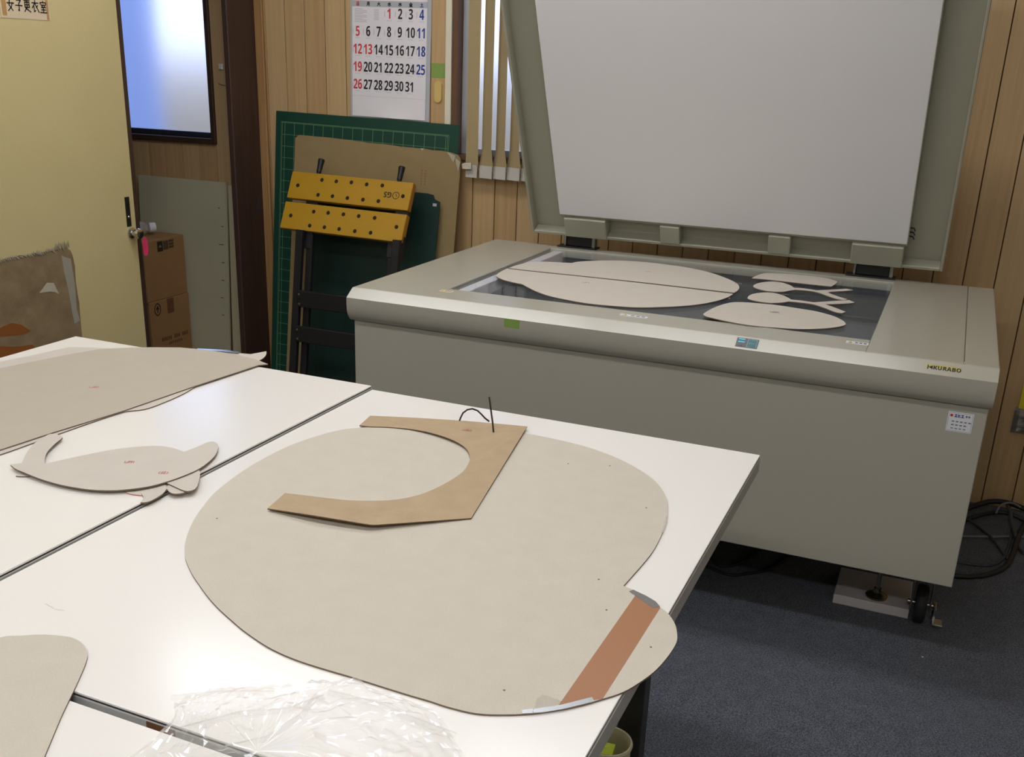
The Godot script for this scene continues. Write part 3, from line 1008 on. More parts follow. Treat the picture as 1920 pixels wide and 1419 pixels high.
# ---------------------------------------------------------------- tables
func table(x0: float, x1: float, z0: float, z1: float, y: float, label: String) -> Node3D:
	var o := thing("work_table", label, "table", Vector3((x0 + x1) / 2, 0, (z0 + z1) / 2), "white work tables")
	var s := S()
	box(s, Vector3(x0 + 0.001, y - 0.0035, z0 + 0.001), Vector3(x1 - 0.001, y, z1 - 0.001), 0.0006)
	part("table_top", s, M.laminate, o)
	s = S()
	box(s, Vector3(x0 + 0.0016, y - 0.0058, z0 + 0.0016), Vector3(x1 - 0.0016, y - 0.0035, z1 - 0.0016))
	part("top_seam", s, M.edge_line, o)
	s = S()
	box(s, Vector3(x0, y - 0.034, z0), Vector3(x1, y - 0.0058, z1), 0.001)
	part("edge_band", s, M.edge_band, o)
	var i := 0.175
	for e in [[x0 + i, z0 + 0.10], [x1 - i, z0 + 0.10], [x0 + i, z1 - 0.10], [x1 - i, z1 - 0.10]]:
		s = S()
		box(s, Vector3(e[0] - 0.025, 0.012, e[1] - 0.025), Vector3(e[0] + 0.025, y - 0.034, e[1] + 0.025), 0.003)
		var lg := part("leg", s, M.leg_dark, o)
		s = S()
		lathe(s, Vector3(e[0], 0, e[1]), [[0.0, 0.0], [0.02, 0.0], [0.022, 0.012], [0.0, 0.012]], 16)
		part("foot", s, M.rubber, lg)
	for k in 2:
		s = S()
		var z := z0 + 0.10 if k == 0 else z1 - 0.10
		box(s, Vector3(x0 + i + 0.025, y - 0.085, z - 0.015), Vector3(x1 - i - 0.025, y - 0.034, z + 0.015), 0.002)
		part("rail", s, M.leg_dark, o)
	for k in 2:
		s = S()
		var x := x0 + i if k == 0 else x1 - i
		box(s, Vector3(x - 0.015, y - 0.085, z0 + 0.125), Vector3(x + 0.015, y - 0.034, z1 - 0.125), 0.002)
		part("rail", s, M.leg_dark, o)
	return o

func tables() -> void:
	var r := table(0.1375, 0.9858, 2.1477, 3.3035, 0.826, "white table under the big pear shaped card pattern, nearest the scanner")
	table(-0.729, 0.1335, 2.141, 3.50, 0.8325, "slightly higher white table at the left carrying the fish shaped patterns")
	table(0.1375, 0.9858, 3.3175, 4.05, 0.826, "white table at the bottom edge of the picture beneath the clear plastic bag")
	# where the edge band has come off
	var s := S()
	box(s, Vector3(0.527, 0.7925, 3.3035), Vector3(0.566, 0.8195, 3.3045))
	part("bare_edge", s, M.chip_core, r)
	var marks := S()
	for e in [[0.24, 3.17, 0.02, 0.004], [0.262, 3.175, 0.014, -0.003], [0.19, 3.20, 0.008, 0.006], [0.20, 3.212, 0.006, 0.0]]:
		face(marks, [Vector3(e[0], 0.8262, e[1]), Vector3(e[0] + e[2], 0.8262, e[1] + e[3]), Vector3(e[0] + e[2], 0.8262, e[1] + e[3] + 0.0012), Vector3(e[0], 0.8262, e[1] + 0.0012)], Vector3.UP)
	part("scuff_marks", marks, M.scuff, r).set_meta("kind", "stuff")

# ---------------------------------------------------------------- patterns
func sheet(called: String, label: String, flat: Array, thick: float, m, edge, group := "", smooth := true) -> MeshInstance3D:
	var o := add_mesh(called, sheet_mesh(flat, thick, smooth), [m, edge], self)
	tag(o, label, "card pattern", group)
	return o

func patch(called: String, flat: Array, thick: float, m, parent: Node, smooth := false) -> MeshInstance3D:
	return add_mesh(called, sheet_mesh(flat, thick, smooth), [m, m], parent)

func scribble(parent: Node, at: Vector3, size: float, m, kind := 0, turn := 0.0) -> void:
	var s := S()
	var eu := Vector3(size * cos(turn), 0, size * sin(turn))
	var ev := Vector3(-size * sin(turn), 0, size * cos(turn))
	var forms := [
		[[[0.1, 0.2], [0.0, 0.5], [0.1, 0.85]], [[0.3, 0.2], [0.3, 0.8]], [[0.3, 0.2], [0.65, 0.2], [0.65, 0.8], [0.3, 0.8]], [[0.3, 0.5], [0.65, 0.5]], [[0.85, 0.2], [0.95, 0.5], [0.85, 0.85]]],
		[[[0.0, 0.3], [0.1, 0.8], [0.3, 0.8], [0.4, 0.3]], [[0.5, 0.8], [0.5, 0.3], [0.75, 0.3], [0.75, 0.8]], [[0.5, 0.55], [0.75, 0.55]], [[0.9, 0.3], [1.0, 0.8]]],
		[[[0.0, 0.2], [0.1, 0.9]], [[0.3, 0.1], [0.3, 0.9], [0.55, 0.5], [0.55, 0.1], [0.3, 0.1]], [[0.3, 0.5], [0.55, 0.5]], [[0.8, 0.2], [0.9, 0.9]]],
	]
	strokes(s, forms[kind], at, eu, ev, Vector3.UP, size * 0.09)
	part("pen_mark", s, m, parent)

func dots(parent: Node, list: Array, y: float, r: float, m, called := "pin_hole") -> void:
	for p in list:
		var s := S()
		lathe(s, Vector3(p[0], y, p[1]), [[r, 0.0], [r * 0.8, 0.0005], [0.0, 0.0005]], 8)
		part(called, s, m, parent)

func patterns_on_glass() -> void:
	var g := "card patterns on the scanner glass"
	var a := sheet("card_pattern", "upper half of the big split oval card pattern on the scanner glass", [-0.1230, 0.8485, 0.7690, -0.1180, 0.8485, 0.6950, -0.0960, 0.8485, 0.6170, -0.0450, 0.8485, 0.5840, 0.0020, 0.8485, 0.5700, 0.0310, 0.8485, 0.5610, 0.0400, 0.8485, 0.5290, 0.0620, 0.8485, 0.4990, 0.1180, 0.8485, 0.4470, 0.1850, 0.8485, 0.4100, 0.2600, 0.8485, 0.3970, 0.3380, 0.8485, 0.4020, 0.4180, 0.8485, 0.4190, 0.5030, 0.8485, 0.4650, 0.5820, 0.8485, 0.5440, 0.6280, 0.8485, 0.6110, 0.6480, 0.8485, 0.6700, 0.6540, 0.8485, 0.7250, 0.6510, 0.8485, 0.7680, 0.2910, 0.8485, 0.7630, -0.0630, 0.8485, 0.7750], 0.0025, M.card_pale, M.card_edge, g)
	scribble(a, Vector3(0.30, 0.8487, 0.56), 0.022, M.pencil, 1, -0.2)
	scribble(a, Vector3(0.62, 0.8487, 0.60), 0.022, M.pencil, 0, -0.2)
	var b := sheet("card_pattern", "lower half of the big split oval card pattern on the scanner glass", [-0.0580, 0.8485, 0.7890, -0.1250, 0.8485, 0.7820, -0.1190, 0.8485, 0.8600, -0.1060, 0.8485, 0.9170, -0.0830, 0.8485, 0.9490, -0.0490, 0.8485, 0.9760, -0.0010, 0.8485, 0.9970, 0.0210, 0.8485, 1.0030, 0.0450, 0.8485, 1.0270, 0.0990, 0.8485, 1.0800, 0.1620, 0.8485, 1.1240, 0.2400, 0.8485, 1.1510, 0.3090, 0.8485, 1.1620, 0.3910, 0.8485, 1.1510, 0.4490, 0.8485, 1.1330, 0.5010, 0.8485, 1.0950, 0.5520, 0.8485, 1.0490, 0.5940, 0.8485, 0.9950, 0.6280, 0.8485, 0.9230, 0.6470, 0.8485, 0.8500, 0.6520, 0.8485, 0.7870, 0.2960, 0.8485, 0.7790], 0.0025, M.card_pale, M.card_edge, g)
	scribble(b, Vector3(0.18, 0.8487, 0.86), 0.022, M.pencil, 2, -0.2)
	dots(b, [[0.655, 0.86]], 0.8485, 0.004, M.pencil)
	sheet("card_pattern", "long narrow strip shaped card pattern at the back of the scanner glass", [0.6540, 0.8485, 0.4920, 0.6640, 0.8485, 0.4110, 0.6790, 0.8485, 0.3700, 0.7330, 0.8485, 0.3480, 0.7880, 0.8485, 0.3370, 0.8440, 0.8485, 0.3390, 0.8820, 0.8485, 0.3490, 0.9150, 0.8485, 0.3780, 0.9230, 0.8485, 0.4060, 0.9190, 0.8485, 0.4620, 0.9140, 0.8485, 0.4910, 0.8280, 0.8485, 0.4910, 0.7180, 0.8485, 0.4860], 0.0025, M.card_pale, M.card_edge, g)
	var c := sheet("card_pattern", "spoon shaped card pattern with forked tail, the one further back on the glass", [0.6860, 0.8485, 0.6340, 0.6870, 0.8485, 0.5790, 0.7050, 0.8485, 0.5360, 0.7300, 0.8485, 0.5090, 0.7590, 0.8485, 0.5130, 0.7890, 0.8485, 0.5430, 0.8100, 0.8485, 0.5830, 0.8400, 0.8485, 0.5740, 0.8800, 0.8485, 0.5840, 0.9080, 0.8485, 0.5580, 0.9640, 0.8485, 0.5030, 0.9860, 0.8485, 0.5140, 0.9680, 0.8485, 0.5390, 0.9280, 0.8485, 0.5800, 0.9170, 0.8485, 0.6010, 0.9520, 0.8485, 0.6440, 0.9860, 0.8485, 0.6760, 0.9750, 0.8485, 0.6960, 0.9430, 0.8485, 0.6780, 0.8840, 0.8485, 0.6140, 0.8450, 0.8485, 0.6060, 0.8180, 0.8485, 0.6120, 0.8060, 0.8485, 0.6300, 0.7840, 0.8485, 0.6690, 0.7520, 0.8485, 0.6830, 0.7150, 0.8485, 0.6720], 0.0025, M.card_pale, M.card_edge, g)
	scribble(c, Vector3(0.80, 0.8487, 0.56), 0.02, M.pencil, 1, -0.2)
	var d := sheet("card_pattern", "spoon shaped card pattern with forked tail, the one nearer the front of the glass", [0.7040, 0.8485, 0.8240, 0.7040, 0.8485, 0.7670, 0.7210, 0.8485, 0.7280, 0.7420, 0.8485, 0.7050, 0.7690, 0.8485, 0.7040, 0.8010, 0.8485, 0.7310, 0.8290, 0.8485, 0.7760, 0.8620, 0.8485, 0.7740, 0.8960, 0.8485, 0.7810, 0.9460, 0.8485, 0.7290, 0.9910, 0.8485, 0.6860, 1.0110, 0.8485, 0.7140, 0.9900, 0.8485, 0.7420, 0.9330, 0.8485, 0.7900, 0.9670, 0.8485, 0.8260, 1.0000, 0.8485, 0.8660, 0.9930, 0.8485, 0.8900, 0.9740, 0.8485, 0.8870, 0.9370, 0.8485, 0.8440, 0.8980, 0.8485, 0.8100, 0.8600, 0.8485, 0.8060, 0.8270, 0.8485, 0.8080, 0.8110, 0.8485, 0.8360, 0.7830, 0.8485, 0.8620, 0.7490, 0.8485, 0.8610, 0.7190, 0.8485, 0.8470], 0.0025, M.card_pale, M.card_edge, g)
	scribble(d, Vector3(0.79, 0.8487, 0.70), 0.02, M.pencil, 0, -0.2)
	var e := sheet("card_pattern", "leaf shaped oval card pattern at the front right of the scanner glass", [0.6400, 0.8545, 1.1450, 0.6430, 0.8535, 1.0730, 0.6530, 0.8515, 0.9970, 0.6700, 0.8505, 0.9380, 0.6910, 0.8495, 0.9080, 0.7370, 0.8485, 0.8870, 0.8020, 0.8485, 0.8820, 0.8690, 0.8485, 0.8940, 0.9190, 0.8485, 0.9060, 0.9710, 0.8485, 0.9410, 1.0030, 0.8485, 0.9850, 1.0170, 0.8485, 1.0240, 1.0160, 0.8485, 1.0470, 1.0020, 0.8485, 1.0780, 0.9760, 0.8485, 1.1120, 0.9360, 0.8485, 1.1460, 0.8950, 0.8495, 1.1720, 0.8390, 0.8515, 1.1950, 0.7810, 0.8535, 1.2100, 0.7180, 0.8545, 1.2000, 0.6740, 0.8555, 1.1850, 0.6530, 0.8555, 1.1740], 0.0025, M.card_pale, M.card_edge, g)
	scribble(e, Vector3(0.80, 0.8520, 0.985), 0.024, M.pencil, 1, -0.2)

func patterns_on_tables() -> void:
	var big := sheet("card_pattern", "biggest grey card pattern, pear shaped, with a brown tape strip across its narrow end", [0.2390, 0.8285, 2.3920, 0.2150, 0.8285, 2.4260, 0.1980, 0.8285, 2.4730, 0.1860, 0.8285, 2.5270, 0.1820, 0.8285, 2.5810, 0.1830, 0.8285, 2.6370, 0.1870, 0.8285, 2.6830, 0.1950, 0.8285, 2.7330, 0.2050, 0.8285, 2.7790, 0.2220, 0.8285, 2.8260, 0.2400, 0.8285, 2.8690, 0.2620, 0.8285, 2.9100, 0.2870, 0.8285, 2.9490, 0.3090, 0.8285, 2.9760, 0.3230, 0.8285, 2.9910, 0.3550, 0.8285, 3.0180, 0.3830, 0.8285, 3.0380, 0.4170, 0.8285, 3.0610, 0.4490, 0.8285, 3.0800, 0.4850, 0.8285, 3.0980, 0.5150, 0.8285, 3.1120, 0.5550, 0.8285, 3.1270, 0.5870, 0.8285, 3.1350, 0.6200, 0.8285, 3.1390, 0.6580, 0.8285, 3.1400, 0.6870, 0.8285, 3.1400, 0.7610, 0.8285, 3.1420, 0.7930, 0.8285, 3.1420, 0.8170, 0.8285, 3.1430, 0.8510, 0.8285, 3.1400, 0.8820, 0.8285, 3.1270, 0.9080, 0.8285, 3.1110, 0.9330, 0.8285, 3.0900, 0.9510, 0.8285, 3.0720, 0.9680, 0.8285, 3.0510, 0.9860, 0.8285, 3.0260, 0.9990, 0.8285, 2.9940, 1.0080, 0.8285, 2.9620, 1.0130, 0.8285, 2.9240, 1.0140, 0.8285, 2.8920, 1.0100, 0.8285, 2.8710, 1.0000, 0.8285, 2.8450, 0.9850, 0.8285, 2.8230, 0.9700, 0.8285, 2.8110, 0.9440, 0.8285, 2.7930, 0.9240, 0.8285, 2.7810, 0.9090, 0.8285, 2.7760, 0.9140, 0.8285, 2.7040, 0.9160, 0.8285, 2.6530, 0.9130, 0.8285, 2.5950, 0.9060, 0.8285, 2.5350, 0.8950, 0.8285, 2.4850, 0.8830, 0.8285, 2.4470, 0.8630, 0.8285, 2.4060, 0.8350, 0.8285, 2.3670, 0.7950, 0.8285, 2.3310, 0.7450, 0.8285, 2.2980, 0.6830, 0.8285, 2.2720, 0.6090, 0.8285, 2.2590, 0.5510, 0.8285, 2.2570, 0.4860, 0.8285, 2.2580, 0.4030, 0.8285, 2.2830, 0.3280, 0.8285, 2.3210], 0.0025, M.card, M.card_edge)
	patch("brown_tape", [0.9320, 0.8288, 2.7970, 0.9720, 0.8288, 2.8130, 0.9690, 0.8288, 3.0500, 0.9280, 0.8288, 3.0840], 0.0003, M.kraft_tape, big)
	patch("silver_tape", [0.9210, 0.8292, 2.7890, 0.9250, 0.8292, 2.7820, 0.9450, 0.8292, 2.7900, 0.9620, 0.8292, 2.8000, 0.9710, 0.8292, 2.8110, 0.9630, 0.8292, 2.8190, 0.9420, 0.8292, 2.8040], 0.0005, M.silver, big)
	patch("silver_tape", [0.9060, 0.8292, 3.1040, 0.9290, 0.8292, 3.0850, 0.9570, 0.8292, 3.0530, 0.9620, 0.8292, 3.0600, 0.9360, 0.8292, 3.0890, 0.9180, 0.8292, 3.1050, 0.9070, 0.8292, 3.1120], 0.0005, M.silver, big)
	patch("silver_tape", [0.8940, 0.8292, 3.1130, 0.9050, 0.8292, 3.1040, 0.9080, 0.8292, 3.1120, 0.8970, 0.8292, 3.1180], 0.0005, M.silver, big)
	patch("clear_tape", [0.8990, 0.8290, 2.5120, 0.9030, 0.8290, 2.5170, 0.9080, 0.8290, 2.5400, 0.9130, 0.8290, 2.5770, 0.9100, 0.8290, 2.5810, 0.9030, 0.8290, 2.5380], 0.0004, M.clear_tape, big)
	patch("clear_tape", [0.9010, 0.8288, 3.0840, 0.9040, 0.8288, 3.0730, 0.9280, 0.8288, 3.0760, 0.9270, 0.8288, 3.0870, 0.9060, 0.8288, 3.1040], 0.0003, M.clear_tape, big)
	dots(big, [[0.861, 3.085], [0.988, 2.916], [0.909, 2.852], [0.872, 2.774], [0.862, 2.498], [0.679, 2.371], [0.75, 2.345], [0.272, 2.856]], 0.8285, 0.0016, M.speck, "speck")
	var kr := sheet("card_template", "brown C shaped kraft card template with two wires lying on the big pattern", [0.2330, 0.8315, 2.3180, 0.2440, 0.8315, 2.3790, 0.2640, 0.8305, 2.3730, 0.2990, 0.8305, 2.3580, 0.3440, 0.8315, 2.3500, 0.3930, 0.8335, 2.3560, 0.4390, 0.8345, 2.3710, 0.4720, 0.8335, 2.3880, 0.4940, 0.8325, 2.4080, 0.5100, 0.8315, 2.4330, 0.5190, 0.8305, 2.4550, 0.5280, 0.8305, 2.4970, 0.5280, 0.8305, 2.5360, 0.5220, 0.8305, 2.5840, 0.5100, 0.8305, 2.6270, 0.4900, 0.8315, 2.6620, 0.4650, 0.8335, 2.6880, 0.4280, 0.8345, 2.7090, 0.3990, 0.8345, 2.7170, 0.3540, 0.8345, 2.7260, 0.3150, 0.8345, 2.7340, 0.3250, 0.8335, 2.7970, 0.4240, 0.8405, 2.7970, 0.4950, 0.8395, 2.7870, 0.5090, 0.8385, 2.7820, 0.5180, 0.8375, 2.7740, 0.6260, 0.8310, 2.6740, 0.5410, 0.8335, 2.2300, 0.3810, 0.8325, 2.2680], 0.0018, M.kraft, M.kraft_edge)
	kr.set_meta("category", "card template")
	scribble(kr, Vector3(0.434, 0.8345, 2.303), 0.018, M.pen_red, 0, -0.4)
	dots(kr, [[0.369, 2.746], [0.467, 2.765], [0.573, 2.656]], 0.8325, 0.0026, M.pin_hole)
	var s := S()
	tube(s, [Vector3(0.497, 0.829, 2.295), Vector3(0.494, 0.852, 2.295), Vector3(0.490, 0.875, 2.295), Vector3(0.485, 0.904, 2.295)], 0.0018, 8)
	part("wire", s, M.iron_wire, kr)
	s = S()
	var arch := []
	for p in [[0.406, 0.830, 2.262], [0.408, 0.838, 2.260], [0.412, 0.8485, 2.257], [0.419, 0.855, 2.252], [0.428, 0.857, 2.247], [0.437, 0.853, 2.242], [0.443, 0.846, 2.238], [0.450, 0.837, 2.234], [0.458, 0.830, 2.230]]:
		arch.append(Vector3(p[0], p[1], p[2]))
	tube(s, arch, 0.0018, 8)
	part("wire", s, M.iron_wire, kr)
	var g := "card patterns on the left table"
	var s2 := sheet("card_pattern", "large card sheet with a fish tail tip lying under another sheet on the left table", [-0.2410, 0.8350, 2.9210, -0.2250, 0.8350, 2.8260, -0.2200, 0.8350, 2.7460, -0.2050, 0.8350, 2.5480, -0.1790, 0.8350, 2.5100, -0.1750, 0.8350, 2.4510, -0.1800, 0.8350, 2.3860, -0.1990, 0.8350, 2.2810, -0.1930, 0.8350, 2.1090, -0.2280, 0.8350, 2.0290, -0.2450, 0.8350, 2.0690, -0.3290, 0.8350, 2.0910, -0.4110, 0.8350, 2.1230, -0.5670, 0.8350, 2.1950, -0.6050, 0.8350, 2.2070, -0.6580, 0.8350, 2.2320, -0.6780, 0.8350, 2.3370, -0.6960, 0.8350, 2.4040, -0.7190, 0.8350, 2.5270, -0.4950, 0.8350, 2.7710], 0.0025, M.card_pale, M.card_edge, g)
	patch("silver_tape", [-0.3770, 0.8377, 2.1070, -0.3800, 0.8377, 2.0980, -0.3150, 0.8377, 2.0750, -0.2740, 0.8377, 2.0730, -0.2690, 0.8377, 2.0850, -0.3120, 0.8377, 2.0900], 0.0006, M.silver, s2)
	var s1 := sheet("card_pattern", "largest pointed grey card sheet on top at the back of the left table", [-0.2490, 0.8375, 2.9040, -0.2380, 0.8375, 2.8140, -0.2270, 0.8375, 2.7080, -0.2030, 0.8375, 2.5450, -0.1880, 0.8375, 2.3440, -0.1670, 0.8375, 2.1440, -0.1530, 0.8375, 2.1270, -0.1970, 0.8375, 2.1090, -0.2590, 0.8375, 2.0980, -0.3460, 0.8375, 2.0960, -0.4210, 0.8375, 2.1110, -0.4820, 0.8375, 2.1440, -0.5240, 0.8375, 2.1720, -0.5740, 0.8375, 2.2150, -0.6000, 0.8375, 2.2810, -0.6200, 0.8375, 2.3500, -0.6470, 0.8375, 2.4480, -0.6750, 0.8375, 2.5490, -0.5070, 0.8375, 2.7500], 0.0024, M.card_tan, M.card_edge, g, false)
	scribble(s1, Vector3(-0.38, 0.8377, 2.448), 0.022, M.pen_red, 1, -0.4)
	sheet("card_pattern", "small card piece with a red cut line, mostly hidden under the fish shape", [0.0630, 0.8347, 2.8330, 0.0810, 0.8347, 2.8480, 0.0950, 0.8347, 2.8540, 0.1170, 0.8347, 2.8500, 0.0860, 0.8347, 2.8200], 0.002, M.card_pale, M.pen_red, g)
	sheet("card_pattern", "tiny card tip peeping out under the tail of the fish shape", [-0.1230, 0.8347, 2.8840, -0.1280, 0.8347, 2.8750, -0.1220, 0.8347, 2.8640, -0.0950, 0.8347, 2.8680, -0.1090, 0.8347, 2.8790], 0.002, M.card_pale, M.card_edge, g)
	sheet("card_pattern", "hooked fin shaped card piece hanging over the table seam under the fish shape", [0.0870, 0.8350, 2.8210, 0.1120, 0.8350, 2.8450, 0.1270, 0.8350, 2.8570, 0.1360, 0.8350, 2.8740, 0.1450, 0.8350, 2.8640, 0.1450, 0.8350, 2.8420, 0.1400, 0.8350, 2.8220, 0.1300, 0.8350, 2.8060, 0.1050, 0.8350, 2.7870], 0.0025, M.card_pale, M.card_edge, g)
	sheet("card_pattern", "small rounded card piece between the hooked fin piece and the broad rounded one", [0.1320, 0.8350, 2.8060, 0.1410, 0.8350, 2.8150, 0.1520, 0.8350, 2.8210, 0.1620, 0.8350, 2.8200, 0.1700, 0.8350, 2.8120, 0.1670, 0.8350, 2.7900, 0.1320, 0.8350, 2.7720, 0.1250, 0.8350, 2.7940], 0.0025, M.card_pale, M.card_edge, g)
	sheet("card_pattern", "broad rounded card piece sticking out under the head of the fish shape", [0.0910, 0.8375, 2.7320, 0.1200, 0.8375, 2.7200, 0.1330, 0.8375, 2.7260, 0.1500, 0.8375, 2.7450, 0.1710, 0.8375, 2.7760, 0.1800, 0.8375, 2.7950, 0.1770, 0.8375, 2.8060, 0.1670, 0.8375, 2.8080, 0.1410, 0.8375, 2.8010, 0.1160, 0.8375, 2.7940], 0.0025, M.card_pale, M.card_edge, g)
	var fish := sheet("card_pattern", "fish shaped card pattern with raised tail fin on top of smaller pieces", [-0.1600, 0.8401, 2.8610, -0.1490, 0.8401, 2.8460, -0.1720, 0.8401, 2.8180, -0.1930, 0.8401, 2.7880, -0.2090, 0.8401, 2.7570, -0.2200, 0.8401, 2.7180, -0.2130, 0.8401, 2.7110, -0.1930, 0.8401, 2.7150, -0.1840, 0.8401, 2.7210, -0.1700, 0.8401, 2.7540, -0.1520, 0.8401, 2.7870, -0.1310, 0.8401, 2.8130, -0.1120, 0.8401, 2.8310, -0.0930, 0.8401, 2.7860, -0.0630, 0.8401, 2.7280, -0.0360, 0.8401, 2.6960, -0.0030, 0.8401, 2.6710, 0.0290, 0.8401, 2.6680, 0.0570, 0.8401, 2.6740, 0.0610, 0.8401, 2.6400, 0.0620, 0.8401, 2.6140, 0.0690, 0.8401, 2.6060, 0.0830, 0.8401, 2.6130, 0.0980, 0.8401, 2.6300, 0.1190, 0.8401, 2.6680, 0.1320, 0.8401, 2.7210, 0.1300, 0.8401, 2.7630, 0.1220, 0.8401, 2.7990, 0.1090, 0.8401, 2.8290, 0.0830, 0.8401, 2.8570, 0.0590, 0.8401, 2.8720, 0.0290, 0.8401, 2.8820, -0.0180, 0.8401, 2.8870, -0.0670, 0.8401, 2.8840, -0.1110, 0.8401, 2.8760, -0.1360, 0.8401, 2.8710], 0.0026, M.card_pale, M.card_edge, g)
	scribble(fish, Vector3(-0.004, 0.8404, 2.752), 0.017, M.pen_mid, 1, -0.4)
	scribble(fish, Vector3(0.082, 0.8404, 2.764), 0.016, M.pen_mid, 0, -0.4)
	sheet("card_pattern", "round cornered grey card pattern at the bottom left lying across two tables", [0.2600, 0.8285, 3.2600, 0.2790, 0.8285, 3.2450, 0.2990, 0.8285, 3.2320, 0.3240, 0.8285, 3.2230, 0.3420, 0.8285, 3.2210, 0.3620, 0.8285, 3.2270, 0.3800, 0.8285, 3.2390, 0.3920, 0.8285, 3.2530, 0.4080, 0.8285, 3.2780, 0.4270, 0.8285, 3.3100, 0.4490, 0.8285, 3.3480, 0.4860, 0.8285, 3.4070, 0.5290, 0.8285, 3.4760, 0.5310, 0.8285, 3.5380, 0.4270, 0.8285, 3.5090, 0.2400, 0.8285, 3.3560], 0.0025, M.card, M.card_edge)

func plastic_bag() -> void:
	var rim := smooth_outline([0.5730, 0.8350, 3.3840, 0.5740, 0.8350, 3.3160, 0.5570, 0.8350, 3.2950, 0.5650, 0.8350, 3.2720, 0.5770, 0.8350, 3.2510, 0.6010, 0.8350, 3.2300, 0.6220, 0.8350, 3.2130, 0.6580, 0.8350, 3.1910, 0.6660, 0.8350, 3.1760, 0.6770, 0.8350, 3.1660, 0.6930, 0.8350, 3.1670, 0.7060, 0.8350, 3.1610, 0.7330, 0.8350, 3.1640, 0.7720, 0.8350, 3.1600, 0.8130, 0.8350, 3.1670, 0.8360, 0.8350, 3.1850, 0.8570, 0.8350, 3.2090, 0.8850, 0.8350, 3.2380, 0.9060, 0.8350, 3.2990, 0.8840, 0.8350, 3.3660, 0.8220, 0.8350, 3.4110, 0.7280, 0.8350, 3.4190, 0.6420, 0.8350, 3.4120], 5)
	var mid := Vector3.ZERO
	for p in rim:
		mid += p / rim.size()
	mid = Vector3(0.70, 0.835, 3.335)
	var n := FastNoiseLite.new()
	n.seed = 23
	n.frequency = 9.0
	n.fractal_octaves = 3
	n.fractal_type = FastNoiseLite.FRACTAL_RIDGED
	var n2 := FastNoiseLite.new()
	n2.seed = 31
	n2.frequency = 34.0
	n2.fractal_octaves = 3
	n2.fractal_type = FastNoiseLite.FRACTAL_RIDGED
	var at := func(k: int, j: int) -> Vector3:
		var t := sqrt(float(k) / 26.0)
		var p: Vector3 = mid.lerp(rim[j % rim.size()], t)
		var h := 0.004 + 0.020 * (1.0 - t * t) + (n.get_noise_2d(p.x, p.z) + 0.6) * 0.010 + (n2.get_noise_2d(p.x, p.z) + 0.6) * 0.0045
		if t > 0.98:
			h = 0.0035 + (n.get_noise_2d(p.x, p.z) + 0.9) * 0.006
		return Vector3(p.x, 0.8275 + maxf(h, 0.002), p.z)
	var s := S()
	for k in range(0, 26):
		for j in rim.size():
			var a: Vector3 = at.call(k, j)
			var b: Vector3 = at.call(k, j + 1)
			var c: Vector3 = at.call(k + 1, j + 1)
			var d: Vector3 = at.call(k + 1, j)
			if k > 0:
				face(s, [a, b, c], Vector3.UP)
			face(s, [a, c, d], Vector3.UP)
	var bag := thing("plastic_bag", "crumpled clear plastic bag lying across the gap at the bottom edge", "plastic bag", Vector3(0.70, 0.826, 3.335))
	part("film", s, M.bag, bag)
	# gathered folds of the film
	for f in [[[0.553, 3.29], [0.60, 3.262], [0.645, 3.228], [0.68, 3.200]], [[0.60, 3.33], [0.64, 3.285], [0.675, 3.25], [0.70, 3.215]], [[0.70, 3.205], [0.76, 3.205], [0.82, 3.205], [0.86, 3.212]], [[0.69, 3.215], [0.70, 3.26], [0.685, 3.30], [0.66, 3.335]]]:
		s = S()
		var path := []
		for k in f.size():
			path.append(Vector3(f[k][0], 0.848 + 0.004 * sin(k * 2.1), f[k][1]))
		for k in path.size() - 1:
			var e: Vector3 = (path[k + 1] - path[k]).cross(Vector3.UP).normalized() * 0.004
			face(s, [path[k] - e, path[k + 1] - e, path[k + 1] + Vector3.UP * 0.005, path[k] + Vector3.UP * 0.005], Vector3.UP)
			face(s, [path[k] + e, path[k + 1] + e, path[k + 1] + Vector3.UP * 0.005, path[k] + Vector3.UP * 0.005], Vector3.UP)
		part("fold", s, M.bag, bag)

# ---------------------------------------------------------------- against the back wall
func leaning(z_floor: float, z_top: float, y_top: float, tilt := 0.0, corner := 0.0) -> Transform3D:
	# frame of a board that stands on the floor at z_floor and leans to z_top at height y_top
	var up := Vector3(0, y_top, z_top - z_floor).normalized()
	var t := Transform3D(Basis(Vector3.RIGHT, up, Vector3.RIGHT.cross(up)), Vector3(0, 0, z_floor))
	var c := Vector3(corner, 0, 0)
	t.origin.x -= sin(tilt) * y_top * 0.62
	return t * Transform3D(Basis(), c) * Transform3D(Basis(Vector3.BACK, -tilt), Vector3.ZERO) * Transform3D(Basis(), -c)

